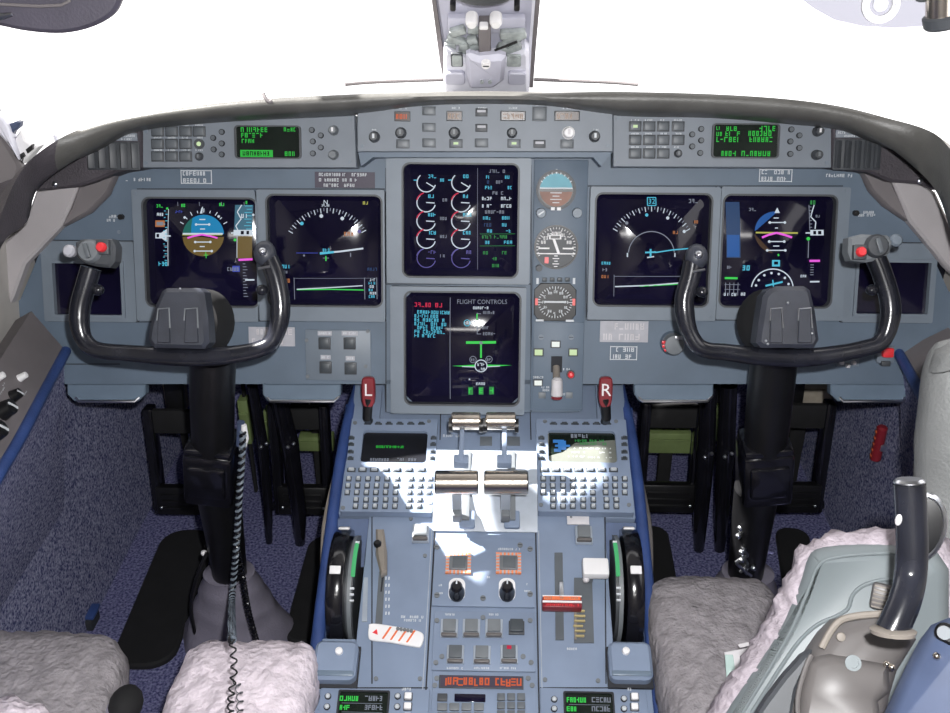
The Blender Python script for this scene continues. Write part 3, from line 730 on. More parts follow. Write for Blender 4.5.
S.flush('map_symbols'); S.line('e_dimwhite', [(293.5, 278), (293.5, 300)], .6); S.line('e_dimwhite', [(293, 278.5), (376, 278.5)], .35); S.line('e_green', [(296, 290), (330, 289.5), (363, 290.5)], 1.1)
S.line('e_white', [(296, 289.6), (362, 286)], 1.0, 2); S.line('e_dimwhite', [(364, 278), (364, 300)], .7); S.line('e_dimwhite', [(376, 278), (376, 300)], .7)
for i in range(6): S.words('e_cyan' if i % 2 else 'e_white', 369-(i % 2), 279+i*3.4, 375.5, 281.6+i*3.4)
S.words('e_dimblue', 367, 268, 376, 271)
S.build(D.root)
# --- upper centre engine display
D, S = display((461, 221), 'engine display with two columns of round pale gauges high in the centre', (387.5, 158, 530, 283), (403.5, 164.5, 517.5, 276.5))
for k, gx in enumerate((426, 461)):
    for i, gy in enumerate((182.5, 202.5, 221, 239, 258.5)):
        m = 'e_white' if i < 4 else 'e_purple'
        S.arc(m, gx, gy, 9.4, 130, 345, 1.1 if i < 4 else .9)
        if i: S.arc('e_red' if i < 4 else 'e_purple', gx, gy, 9.8, 105, 165, 1.3, lay=2)
        S.line(m, [(gx, gy), (gx+8.5, gy+(5 if i == 0 else 0.5))], 1.0)
        S.words('e_cyan' if i < 4 else 'e_purple', gx+2, gy-8, gx+10, gy-4.5, 2)
        if i == 0: S.line('e_cyan', [(gx-13, 180), (gx-9, 180)], 1.0)
        if k == 0: S.words('e_cyan' if i == 0 else 'e_dimwhite', 440, gy-4, 447 if i == 0 else 446, gy-1)
        S.flush('engine_gauge')
S.line('e_dimwhite', [(477.5, 168), (477.5, 270)], .35)
rg = random.Random(2)
for y, m, a, b in ((171, 'e_dimwhite', 489, 506), (177, 'e_cyan', 486, 493), (177, 'e_cyan', 505, 511), (182, 'e_dimblue', 484, 490), (187.5, 'e_cyan', 485, 492), (187.5, 'e_cyan', 505, 512), (182, 'e_dimwhite', 496, 502), (193, 'e_dimwhite', 490, 505), (198.5, 'e_white', 482, 491), (198.5, 'e_white', 501, 511), (206, 'e_white', 482, 491), (206, 'e_white', 501, 511), (212, 'e_dimwhite', 485, 505), (218, 'e_cyan', 483, 491), (218, 'e_cyan', 502, 511),
    (225, 'e_dimblue', 484, 490), (231, 'e_cyan', 487, 493), (231, 'e_cyan', 506, 511), (225, 'e_cyan', 502, 508), (237, 'e_dimgreen', 482, 490), (237, 'e_dimgreen', 494, 508), (242.5, 'e_cyan', 485, 491), (242.5, 'e_cyan', 504, 511), (253, 'e_dimgreen', 483, 490), (253, 'e_dimgreen', 502, 508), (259, 'e_dimgreen', 492, 498), (266, 'e_dimgreen', 492, 499)):
    S.words(m, a, y-1.6, b, y+1.6)
S.line('e_dimgreen', [(480, 246), (515, 246)], .4); S.line('e_dimgreen', [(480, 234), (515, 234)], .4)
S.build(D.root)
# --- lower centre systems display
D, S = display((462, 348), 'systems display titled FLIGHT CONTROLS below the engine display', (391.5, 286, 525, 412), (405.5, 293, 519, 404.5))
S.words('e_red', 414, 303.5, 447, 307.5)
for i, x1 in enumerate((449, 440, 446, 446.5, 446.5, 446, 436)): S.words('e_cyan', 414, 311.2+i*3.9, x1, 314.2+i*3.9)
S.flush('message_list'); S.line('e_dimwhite', [(450, 298), (450, 400)], .6)
S.text('e_dimwhite', 'FLIGHT CONTROLS', 482, 302.5, 4.4, sx=.92); S.words('e_white', 473, 307, 489, 309.5)
S.line('e_green', [(477, 314), (477, 321)], 1.4); S.line('e_dimwhite', [(477.2, 313), (477.2, 334)], .8)
for y, w in ((314, 4), (319, 2), (323, 2), (328, 4), (331, 2), (334, 4)): S.line('e_dimwhite', [(477, y), (477+w, y)], .7)
for y in (313, 328, 334): S.words('e_dimwhite', 483 if y != 328 else 482, y-1.5, 495 if y != 328 else 488, y+1.3)
S.arc('e_cyan', 467, 323, 3, 0, 360, .7); S.words('e_white', 464, 321.5, 476, 324.5)
S.line('e_green', [(466, 342.5), (496, 342.5)], 2.6); S.line('e_green', [(481, 343), (481, 358)], 1.8); S.dot('e_dimwhite', 481, 343, 1.8)
S.arc('e_white', 481, 366, 6, 0, 360, 1.0); S.words('e_white', 477.5, 363, 485, 366, 2); S.words('e_white', 478.5, 368, 484, 370.5, 2)
S.arc('e_dimwhite', 473, 359.5, 3.2, 0, 360, .7); S.arc('e_dimwhite', 489, 359.5, 3.2, 0, 360, .7); S.words('e_dimwhite', 471, 358.5, 475, 361); S.words('e_dimwhite', 487, 358.5, 491, 361)
S.fill('e_green', [(452, 366), (475, 364.8), (475, 367.4)]); S.fill('e_green', [(512, 366), (487, 364.8), (487, 367.4)])
S.line('e_white', [(462, 366.5), (475, 367)], .8, 3); S.line('e_white', [(487, 367), (500, 366.5)], .8, 3)
S.flush('flight_control_diagram'); S.words('e_white', 476, 383, 487, 385.5); S.dot('e_white', 469.5, 379.5, .8)
for x in (470.5, 481, 491.5): S.rect('e_dimgreen', x-2.4, 387.5, x+2.4, 395.5); S.words('e_green', x-1.8, 389, x+1.8, 394, 2)
S.build(D.root)
# --- right navigation display
D, S = display((652, 252), 'dark map display whose compass arc is crossed by the right yoke grip', (588, 187, 716, 319), (595.5, 194.5, 709.5, 305.5))
arc_scale(S, 652, 251, 44.5, 30, 150, 28)
for x, y, m in ((627, 223, 'e_dimwhite'), (647, 215, 'e_cyan'), (668, 218, 'e_white'), (684.5, 231.5, 'e_white')): S.dot(m, x, y, 1.7)
S.flush('compass_arc'); S.line('e_cyan', [(648, 197.5), (656.5, 197.5), (656.5, 205.5), (648, 205.5), (648, 197.5)], .8); S.text('e_cyan', '32', 652.3, 201.5, 5)
S.words('e_dimwhite', 690, 199, 701, 203); S.words('e_amber', 695, 220.5, 701, 223.5); S.words('e_amber', 673, 231, 682, 234)
S.arc('e_dimwhite', 651.5, 254.5, 23, 5, 175, .9); S.line('e_white', [(627.5, 253), (627.5, 257)], 1.3); S.line('e_white', [(675, 253), (675, 257)], 1.1)
S.line('e_cyan', [(645, 252.5), (656, 252)], 1.6, 2); S.line('e_cyan', [(650.5, 249), (650.5, 257)], 1.8, 2); S.line('e_white', [(647, 257.5), (654, 256.5)], 1.2, 2); S.line('e_cyan', [(655, 252.5), (672, 250), (690, 248.5)], 1.2, 2)
S.words('e_cyan', 602, 262, 611, 264.8); S.words('e_dimwhite', 603, 268.5, 608, 271.5); S.words('e_amber', 602, 275.5, 610, 278.5)
S.flush('map_symbols'); S.line('e_dimwhite', [(614.5, 275), (614.5, 297)], .5); S.line('e_dimwhite', [(614.5, 276.5), (682, 276.5)], .5)
S.line('e_white', [(615.5, 287), (650, 285.5), (682, 283)], 1.2); S.line('e_green', [(640, 286.5), (682, 284.3)], .8)
S.build(D.root)
# --- right primary flight display
D, S = display((778, 252), 'display with a blue quarter horizon and round heading dial behind the right yoke', (716.5, 187, 843, 319), (722.5, 196, 833.5, 306.5))
cx, cy, r = 776, 232.5, 21
S.fill('e_skydark', up_(84, 176)+[(757, 230)]); S.fill('e_darkbrown', up_(184, 262)); 
S.line('e_yellow', [(756, 232.6), (798, 233)], 1.5, 2); S.line('e_magenta', [(762, 237.5), (768, 235), (776.5, 232.8), (785, 235), (792, 237.5)], 2.0, 3)
S.fill('e_white', [(778, 207.5), (780.5, 213), (775, 213)], 2)
for x0, x1, y in ((769.5, 785.5, 222.5), (774, 779, 218), (768, 785, 241.5), (766, 786, 250.3), (773, 779, 246), (775, 778, 228)): S.line('e_white', [(x0, y), (x1, y)], 1.0, 3)
for x, y in ((770, 222.5), (785, 222.5), (769, 241.5), (784, 241.5), (767, 250.3), (785, 250.3)): S.dot('e_white', x, y, 1.4, 4)
S.line('e_green', [(778, 254), (778.5, 256)], 1.6); S.flush('horizon_ball'); S.rect('e_dimblue', 727.5, 202, 741, 258); S.rect('e_skydark', 728, 235, 740, 257, 1)
S.flush('speed_tape'); S.words('e_dimwhite', 750, 208, 757, 211); S.words('e_dimgreen', 812, 200.5, 822, 204.5)
S.line('e_white', [(816, 205), (813, 213), (812, 217), (817, 222), (816, 229)], 1.0); S.line('e_dimwhite', [(810.5, 205), (810.5, 230)], .7)
for i in range(7): S.line('e_dimwhite', [(810, 207+i*3.4), (813, 207+i*3.4)], .7)
S.rect('e_white', 811, 230, 825, 235.5); S.rect('screen', 814, 231, 817, 234.5, 1); S.rect('screen', 819, 231, 822.5, 234.5, 1); S.line('e_white', [(806, 233), (812, 233)], 1.2); S.words('e_dimwhite', 817, 215, 821, 217.5)
S.dot('e_green', 808.7, 238.8, 1.9); S.line('e_dimwhite', [(809, 241), (808.5, 258)], .9); S.line('e_magenta', [(810, 261), (821, 261)], 2.2)
for i in range(5): S.line('e_dimwhite', [(811, 265+i*2.5), (814.5, 265+i*2.5)], .7)
S.words('e_cyan', 800, 267, 807, 271); S.words('e_white', 801, 275, 807, 277.5); S.line('e_white', [(811, 282), (821, 282)], 1.5)
S.flush('altitude_tape'); S.arc('e_white', 773, 290, 21, 8, 172, 1.1); 
for a in (20, 45, 70, 95, 120, 145, 165):
    a_ = math.radians(a); S.dot('e_white', 773+17*math.cos(a_), 290-17*math.sin(a_), 1.3)
S.line('e_cyan', [(766, 286), (783, 282)], 1.8); S.line('e_cyan', [(773, 280), (774, 287)], 1.2); S.rect('e_cyan', 772, 260, 780, 266.5); S.rect('screen', 774, 261.5, 778, 264.5, 1)
S.flush('heading_dial'); S.words('e_dimwhite', 728, 266, 734, 269); S.words('e_cyan', 743, 265.5, 751, 270.5)
S.line('e_green', [(726, 278.5), (738.5, 278.5)], 2.1)
for x in (727, 731, 735, 739): S.line('e_dimwhite', [(x, 283), (x, 296)], .6)
for y in (285, 290): S.line('e_dimwhite', [(726, y), (741, y)], .5)
S.words('e_white', 725.5, 293.5, 731, 296.5); S.words('e_white', 733, 293.5, 738, 296.5); S.words('e_white', 742, 293, 748, 296)
S.build(D.root)

# ------------------------------------------------------------------ small dark side displays
for px, bez, scr, lab in (((91, 282), (45, 241, 137, 321), (57, 263, 124, 314), 'small blank dark display behind the left grip of the left yoke'), ((887, 282), (842, 243, 933, 322), (855, 262, 926, 313), 'small blank dark display behind the right grip of the right yoke')):
    D = Thing('side_display', lab, 'display', PANEL, *px, 0)
    (bc, bw, bh) = D.R(*bez); (sc, sw, sh) = D.R(*scr)
    ou = [(bc[0]+x, bc[1]+y) for x, y in rrect(bw, bh, .003, 2)]; mi_ = [(sc[0]+x, sc[1]+y) for x, y in rrect(sw+.010, sh+.010, .002, 2)]; inn = [(sc[0]+x, sc[1]+y) for x, y in rrect(sw, sh, .001, 2)]
    mb = MB().mat('seam'); mb.ring([(bc[0]+x, bc[1]+y) for x, y in rrect(bw+.003, bh+.003, .003, 2)], ou, 0, .001, .001); mb.mat('bezel'); mb.ring(ou, mi_, 0, .010, .010); mb.ring(mi_, inn, .006, .014, .002); mb.build('bezel', D.root)
    mb = MB().mat('screen'); mb.box((*sc, .002), (sw, sh, .002)); mb.build('screen', D.root, smooth=0)

# ------------------------------------------------------------------ standby instruments
ST_F = .0
def circ(c, r, n=40): return [(c[0]+r*math.cos(2*PI*i/n), c[1]+r*math.sin(2*PI*i/n)) for i in range(n)]
def instr(px, label, r, cat='instrument'):
    D = Thing('standby_instrument', label, cat, PANEL, *px, .006, group='standby instruments')
    a = D.L(px[0]-r, px[1]); b = D.L(px[0]+r, px[1]); R = (b[0]-a[0])/2
    return D, R
D, R = instr((556, 190), 'round standby horizon, pale blue over brown, topmost of three round dials', 19)
mb = MB().mat('darkgrey'); mb.ring(circ((0, 0), R*1.05), circ((0, 0), R*.93), 0, .006, .001); mb.build('bezel', D.root)
mb = MB().mat('e_sky'); n = 24
M['hsky'] = principled('horizon_sky', (.10, .34, .42), .5, var=.08); M['hground'] = principled('horizon_ground', (.20, .085, .055), .5, var=.2)
def half(a0, a1, z, m, rr_): 
    mb.mat(m); P = [(rr_*math.cos(math.radians(a0+(a1-a0)*i/24)), rr_*math.sin(math.radians(a0+(a1-a0)*i/24))) for i in range(25)]
    mb.prism(P, z-.001, z)
mb = MB(); mb.mat('black'); mb.cyl((0, 0, -.001), (0, 0, .001), R*.95, n=40); half(6, 174, .003, 'hsky', R*.86); half(186, 354, .003, 'hground', R*.86)
mb.mat('print'); mb.box((0, R*.09, .0035), (R*1.72, R*.07, .001))
for i, w in enumerate((.5, .3, .5, .3)): mb.box((0, -R*(.15+.17*i), .0035), (R*w*1.2, R*.045, .001))
for a in range(30, 151, 15): mb.box((R*.9*math.cos(math.radians(a)), R*.9*math.sin(math.radians(a)), .004), (R*.14, R*.05, .001), 0, Matrix.Rotation(math.radians(a), 3, 'Z'))
mb.box((0, R*.97, .005), (R*.09, R*.22, .001)); mb.build('horizon_dial', D.root)
mb = MB().mat('white'); mb.box((-R*.16, -R*.98, .006), (R*.2, R*.16, .004)); mb.box((R*.16, -R*.98, .006), (R*.2, R*.16, .004)); mb.build('flag', D.root)
for x, y, m in ((541, 213, 'print'), (577, 213, 'bezel')):
    c = D.L(x, y); mb = MB().mat('bezel'); mb.cyl((*c, 0), (*c, .008), R*.28, R*.24, 18); mb.mat(m); mb.box((*c, .0085), (R*.34, R*.08, .001), 0, Matrix.Rotation(.6, 3, 'Z')); mb.build('knob', D.root)
D, R = instr((556, 247), 'round black standby altitude and airspeed dial, middle of three round dials', 22)
mb = MB().mat('black'); mb.ring(circ((0, 0), R*1.0), circ((0, 0), R*.93), 0, .006, .001); mb.build('bezel', D.root)
mb = MB().mat('darkgrey'); mb.cyl((0, 0, -.001), (0, 0, .001), R*.95, n=40); mb.mat('white')
for i in range(40):
    a = 2*PI*i/40; k = .16 if i % 4 == 0 else .09
    if not (-2.6 < (a if a < PI else a-2*PI) < -.5): mb.box((R*(.90-k/2)*math.cos(a), R*(.90-k/2)*math.sin(a), .0018), (R*k, R*.03, .0006), 0, Matrix.Rotation(a, 3, 'Z'))
rg = random.Random(4)
for i in range(8):
    a = math.radians(20+20*i); glyph_row(mb, R*.62*math.cos(a)-R*.1, R*.62*math.sin(a)-R*.07, R*.62*math.cos(a)+R*.1, R*.15, .0019, rg, dense=1)
mb.box((0, -R*.30, .003), (R*1.78, R*.05, .0008)); mb.box((-R*.55, -R*.06, .003), (R*.5, R*.07, .0008)); mb.box((R*.55, -R*.06, .003), (R*.5, R*.07, .0008))
for i in range(5): mb.box((0, -R*(.4+.12*i), .003), (R*(.3 if i % 2 else .16), R*.04, .0008))
mb.box((0, R*.05, .004), (R*.12, R*.7, .0008), 0, Matrix.Rotation(.35, 3, 'Z')); mb.box((-R*.05, R*.45, .0035), (R*.55, R*.2, .0008)); mb.mat('black'); mb.box((-R*.05, R*.45, .0042), (R*.42, R*.12, .0008))
mb.mat('red'); mb.box((-R*.42, -R*.6, .003), (R*.18, R*.28, .0008)); mb.build('dial_face', D.root)
c = D.L(539, 268); mb = MB().mat('darkgrey'); mb.cyl((*c, 0), (*c, .010), R*.16, R*.14, 16); mb.build('knob', D.root)
D, R = instr((555, 302), 'black square-shouldered standby radio compass dial, lowest of three dials', 20)
mb = MB().mat('black'); mb.prism([(R*1.05*x, R*.95*y) for x, y in ((-.7, 1), (.7, 1), (1, .65), (1, -.65), (.75, -1), (-.75, -1), (-1, -.65), (-1, .65))], -.001, .004, .001); mb.build('bezel', D.root)
mb = MB().mat('print')
for i in range(36):
    a = 2*PI*i/36; k = .2 if i % 3 == 0 else .1
    mb.box((R*(.86-k/2)*math.cos(a), R*(.80-k/2)*math.sin(a), .0046), (R*k, R*.035, .0006), 0, Matrix.Rotation(a, 3, 'Z'))
rg = random.Random(9)
for i in range(12):
    a = 2*PI*i/12; glyph_row(mb, R*.56*math.cos(a)-R*.08, R*.52*math.sin(a)-R*.06, R*.56*math.cos(a)+R*.08, R*.13, .0046, rg, dense=1)
mb.box((0, R*.02, .0052), (R*1.1, R*.09, .0008)); mb.box((-R*.75, -R*.92, .0046), (R*.4, R*.1, .0006)); mb.box((R*.75, -R*.92, .0046), (R*.4, R*.1, .0006)); mb.build('dial_face', D.root)
for x in (-1, 1):
    mb = MB().mat('e_lampred'); mb.box((x*R*.93, R*.02, .005), (R*.14, R*.34, .002), .0006); mb.build('warning_flag', D.root)
for i in range(4):
    c = D.L(544.5+i*7.6, 279.5); mb = MB().mat('keydark'); mb.box((*c, .002), (R*.24, R*.2, .004), .0006); mb.build('button', D.root)
for x in (537.5, 574):
    c = D.L(x, 281); mb = MB().mat('print'); mb.box((*c, .0006), (R*.12, R*.3, .0006)); mb.build('lettering', D.root)

# ------------------------------------------------------------------ gear lever panel
D = Thing('gear_panel', 'landing gear lever panel with small lit squares and a pale lever knob', 'control panel', PANEL, 556, 368, .006)
(c, w, h) = D.R(533, 322, 583, 408); mb = MB().mat('panel'); mb.box((*c, .001), (w, h, .002), .0008); mb.build('faceplate', D.root)
for x, y, m, ww, hh in ((555.5, 344, 'e_lampwhite', 9, 6.5), (538.5, 352, 'e_lampgreen', 9, 7), (573, 352, 'e_lampgreen', 8.5, 7), (538, 382.5, 'e_lampwhite', 8.5, 6)):
    (c, w, h) = D.R(x-ww/2, y-hh/2, x+ww/2, y+hh/2); mb = MB().mat('darkgrey'); mb.box((*c, .003), (w*1.12, h*1.15, .003), .0006); mb.mat(m); mb.box((*c, .0045), (w*.86, h*.8, .002), .0004); mb.build('indicator_light', D.root)
c = D.L(570.5, 374); mb = MB().mat('darkgrey'); mb.cyl((*c, .002), (*c, .005), .0075, n=18); mb.mat('red'); mb.lathe([(.0055, 0), (.0055, .006), (.004, .009), (.001, .010)], 16, Matrix.Translation((*c, .004))); mb.mat('e_lampred'); mb.ball((c[0], c[1]+.001, .013), .0022); mb.build('warning_button', D.root)
c1 = D.L(556, 360); (c, w, h) = D.R(551, 356, 562, 372)
mb = MB().mat('seam'); mb.box((*c, .0025), (w, h, .002)); mb.build('slot', D.root)
a = D.L(556, 366); b = D.L(557, 388); mb = MB().mat('tan'); mb.tube([(a[0], a[1], .006), (a[0], (a[1]+b[1])/2, .022), (b[0], b[1]+.01, .030)], [.0055, .006, .007], 12); mb.build('lever_arm', D.root)
mb = MB().mat('placard'); k = D.L(557, 388.5, .03); mb.cyl((k[0], k[1]-.015, .030), (k[0], k[1]+.018, .030), .0095, .0085, 20, .004); mb.build('lever_knob', D.root)
mb = MB().mat('darkred'); mb.cyl((k[0], k[1]-.0175, .030), (k[0], k[1]-.0125, .030), .0088, .0092, 20, .002); mb.build('lever_tip', D.root)
for x in (542, 569):
    (c, w, h) = D.R(x-3.5, 392, x+3.5, 398); mb = MB().mat('midgrey'); mb.box((*c, .003), (w, h, .003), .0006); mb.build('switch', D.root)
mb = MB().mat('print'); rg = random.Random(8)
for x0, y, x1 in ((541, 389, 550), (541, 386, 550), (562, 393, 571), (563, 368, 571), (533, 376, 543)):
    a = D.L(x0, y+2); b = D.L(x1, y); glyph_row(mb, a[0], a[1], b[0], b[1]-a[1], .0024, rg)
mb.build('lettering', D.root)
for x, y in ((541, 337), (571, 337)):
    c = D.L(x, y); mb = MB().mat('bezel'); mb.cyl((*c, .001), (*c, .0035), .0045, n=12); mb.mat('seam'); mb.box((*c, .0036), (.007, .001, .0004)); mb.build('screw', D.root)

# ------------------------------------------------------------------ four-button panel, side knob, red button, jacks
D = Thing('switch_panel', 'small raised panel of four square dark buttons beside the red L handle', 'control panel', PANEL, 341, 354)
(c, w, h) = D.R(306, 330, 371, 380); mb = MB().mat('bezel'); mb.box((*c, .001), (w, h, .003), .001); mb.build('faceplate', D.root)
for x, y in ((325, 343), (350, 343), (326, 367), (351, 368)):
    (c, w, h) = D.R(x-6, y-6, x+6, y+6); mb = MB().mat('darkgrey'); mb.box((*c, .004), (w, h, .004), .0008); mb.mat('keydark'); mb.box((*c, .0062), (w*.78, h*.78, .003), .001); mb.build('button', D.root)
mb = MB().mat('placardgrey')
for x0, y, x1 in ((318, 333, 332), (342, 333, 358), (321, 357, 331), (346, 358, 355)):
    (c, w, h) = D.R(x0, y-2.2, x1, y+2.2); mb.mat('placardgrey'); mb.box((*c, .003), (w, h, .0008)); mb.mat('print'); rg = random.Random(x0); glyph_row(mb, c[0]-w*.4, c[1]-h*.25, c[0]+w*.4, h*.5, .0036, rg)
mb.build('lettering', D.root)
for x, y in ((307, 340), (368, 331), (308, 376), (366, 366)):
    c = D.L(x, y); mb = MB().mat('midgrey'); mb.cyl((*c, 0), (*c, .005), .003, n=10); mb.build('screw', D.root)
D = Thing('tiller_knob', 'round dark knob with a red segment left of the right yoke', 'knob', PANEL, 672, 343)
mb = MB().mat('panel'); mb.cyl((0, 0, 0), (0, 0, .006), .020, .018, 28); mb.build('knob_base', D.root)
mb = MB().mat('midgrey'); mb.lathe([(.0175, 0), (.018, .012), (.015, .02), (.004, .021)], 20, Matrix.Translation((0, 0, .005))); mb.build('knob_body', D.root)
mb = MB().mat('red'); 
for i in range(3): mb.box((-.017+.001*i*i, .004-.006*i, .02), (.006, .005, .006), .001, Matrix.Rotation(.25*i, 3, 'Z'))
mb.build('red_marks', D.root)
mb = MB().mat('steel'); mb.box((.006, .012, .024), (.012, .006, .004), .001); mb.build('latch', D.root)
D = Thing('red_push_button', 'square red push button on a grey mount under the right yoke', 'button', PANEL, 884, 354)
mb = MB().mat('bezel'); mb.box((0, 0, .004), (.028, .028, .008), .002); mb.build('button_base', D.root)
mb = MB().mat('red'); mb.box((.0015, .004, .011), (.018, .016, .010), .003); mb.build('button_cap', D.root)
mb = MB().mat('darkgrey'); mb.box((0, -.014, .007), (.014, .008, .012), .001); mb.build('button_latch', D.root)
D = Thing('toggle_switch_mount', 'grey toggle block under the bar of the right yoke beside the red button', 'switch', PANEL, 846, 362)
(c, w, h) = D.R(836, 357, 858, 366); mb = MB().mat('bezel'); mb.box((*c, .003), (w, h, .006), .001); mb.build('switch_plate', D.root)
for x in (840, 846, 852):
    c = D.L(x, 362 if x != 846 else 365); mb = MB().mat('placard'); mb.box((*c, .009), (.006, .006, .008), .0015); mb.build('toggle', D.root)
D = Thing('toggle_switch_mount', 'pale toggle block under the bar of the left yoke', 'switch', PANEL, 190, 364)
for x in (181, 193):
    c = D.L(x, 364); mb = MB().mat('placard' if x > 185 else 'steel'); mb.box((*c, .004), (.012 if x > 185 else .006, .005, .008), .001); mb.build('toggle', D.root)

# ------------------------------------------------------------------ shelf lips under the panel
for i, (x0, x1, tx, lab) in enumerate(((68, 146, 12, 'grey metal shelf lip under the panel beside the left carpeted side wall'), (263, 341, 8, 'grey metal shelf lip under the panel beside the red L handle'), (634, 713, 8, 'grey metal shelf lip under the panel beside the red R handle'), (830, 910, 12, 'grey metal shelf lip under the panel beside the right carpeted side wall'))):
    F2 = PANEL.shifted(-.004)
    D = Thing('shelf_lip', lab, 'shelf lip', F2, (x0+x1)/2, 392)
    mb = MB().mat('lip'); mb.prism(D.P([(x0, 384), (x1, 384), (x1, 394), (x1-tx*.6, 401), (x0+tx*.6, 401), (x0, 394)]), -.014, .004, .002); mb.build('lip_plate', D.root)
    a = D.L(x0+tx, 400.5); b = D.L(x1-tx*.8, 400.5); mb = MB().mat('steel'); mb.tube([(a[0]-.008, a[1]+.008, .0), (a[0], a[1], .006), (b[0], b[1], .006), (b[0]+.008, b[1]+.008, .0)], .0028, 8); mb.build('bright_edge', D.root)

# ------------------------------------------------------------------ L and R red handles
for x, y, ch, lab in ((368.5, 392, 'L', 'red handle marked with a white L'), (605.5, 392, 'R', 'red handle marked with a white R')):
    F3 = PANEL.shifted(.03)
    D = Thing('pull_handle', lab+' on a black stem beside the pedestal', 'handle', F3, x, y)
    mb = MB().mat('black'); a = D.L(x, 416, -.02); mb.tube([(0, -.01, 0), (a[0], a[1], -.004), (a[0], a[1]-.012, -.03)], [.008, .0075, .0075], 12); mb.build('stem', D.root)
    mb = MB().mat('darkred'); mb.prism([(v.x, v.y) for v in smooth_path([(*p, 0) for p in [(-.007, .024), (.007, .024), (.0105, .015), (.010, -.014), (.005, -.024), (-.005, -.024), (-.010, -.014), (-.0105, .015)]], 3, True)], -.006, .006, .002); mb.build('handle_grip', D.root)
    mb = MB().mat('white'); text(mb, ch, (0, .0035), .020, .0066, sx=1.0); o = mb.build('lettering', D.root, smooth=0)
# ================================================================== panels set in the hood face
def knob(parent, c, r, z, m='darkgrey', cap='print', h=.012):
    mb = MB().mat(m); mb.lathe([(r*1.15, 0), (r*1.15, .002), (r, .003), (r*.9, h), (r*.75, h+.001)], 18, Matrix.Translation((*c, z)))
    mb.mat(cap); mb.box((c[0], c[1]+r*.1, z+h+.0012), (r*.45, r*.9, .0012)); return mb.build('knob', parent)
def sqbtn(parent, c, w, h, z, m='button', rim='darkgrey', mark=None, name='button'):
    mb = MB().mat(rim); mb.box((c[0], c[1], z+.0015), (w*1.12, h*1.12, .003), .0005); mb.mat(m); mb.box((c[0], c[1], z+.003), (w*.9, h*.9, .004), .001)
    if mark: mb.mat(mark); mb.box((c[0], c[1], z+.0052), (w*.4, h*.3, .0006))
    return mb.build(name, parent)
# --- guidance panel in the middle of the hood
D = Thing('guidance_panel', 'grey autopilot guidance panel with number windows in the middle of the hood', 'control panel', GLARE, 485, 128)
mb = MB().mat('glareface'); mb.prism(D.P([(357, 102), (613, 102), (613, 152), (357, 152)]), -.05, 0, .002)
mb.mat('panel'); mb.prism(D.P([(357, 152), (613, 152), (602, 166), (594, 157), (372, 157), (360, 166)]), -.05, -.012); mb.build('faceplate', D.root)
rg = random.Random(21)
for i, (x0, x1, y0, y1) in enumerate(((395, 410, 112, 121), (447, 462, 111.5, 120.5), (501, 525, 111.5, 120.5), (555, 579, 111.5, 120.5))):
    (c, w, h) = D.R(x0, y0, x1, y1); mb = MB().mat('darkgrey'); mb.box((*c, .001), (w*1.06, h*1.12, .003), .0006); mb.mat('ledwin'); mb.box((*c, .0022), (w*.96, h*.92, .0016))
    mb.mat('e_orange' if i in (0,) else 'e_led'); glyph_row(mb, c[0]-w*.42, c[1]-h*.3, c[0]+w*(.42 if i != 3 else .2), h*.55, .0032, rg, dense=1); mb.build('number_window', D.root)
for x, y in ((429, 111), (429, 127.5), (429, 143), (481.5, 112.5), (481.5, 128), (481.5, 143), (403, 144), (456, 143.5), (514, 143.5), (567, 144), (539.5, 144)):
    (c, w, h) = D.R(x-6, y-4, x+6, y+4)
    if x == 481.5 and y < 140 or x == 539.5:
        mb = MB().mat('darkgrey'); mb.box((*c, .0015), (w, h, .004), .0006); mb.mat('placardgrey'); mb.box((c[0], c[1]+h*.15, .0037), (w*.7, h*.3, .0006)); mb.build('window', D.root)
    else: sqbtn(D.root, c, w, h, 0, 'midgrey', 'button', 'e_lampgreen' if x in (456, 514) else None)
(c, w, h) = D.R(533, 107.5, 546, 120.5); sqbtn(D.root, c, w, h, 0, 'midgrey', 'button')
for x, y, r, m, cap in ((374.5, 137, 5, 'darkgrey', 'print'), (401, 133, 5, 'darkgrey', 'midgrey'), (454.5, 133, 5.2, 'darkgrey', 'midgrey'), (512, 133, 4.6, 'darkgrey', 'midgrey'), (568.5, 133, 5.6, 'white', 'placard'), (594.5, 136.5, 5, 'darkgrey', 'print')): knob(D.root, D.L(x, y), r*.0015, 0, m, cap, .014)
mb = MB().mat('print')
for x in (403, 429, 456, 482, 513, 540, 567): 
    a = D.L(x-4, 109 if x != 540 else 105.5); b = D.L(x+4, 107 if x != 540 else 104); glyph_row(mb, a[0], a[1], b[0], b[1]-a[1], .0004, rg)
for x in (375, 595):
    a = D.L(x-3, 130.5); b = D.L(x+3, 129); glyph_row(mb, a[0], a[1], b[0], b[1]-a[1], .0004, rg)
mb.build('lettering', D.root)
for x, y in ((362, 107), (608, 107), (362, 146), (608, 146)):
    c = D.L(x, y); mb = MB().mat('bezel'); mb.cyl((*c, 0), (*c, .0015), .003, n=10); mb.build('screw', D.root)
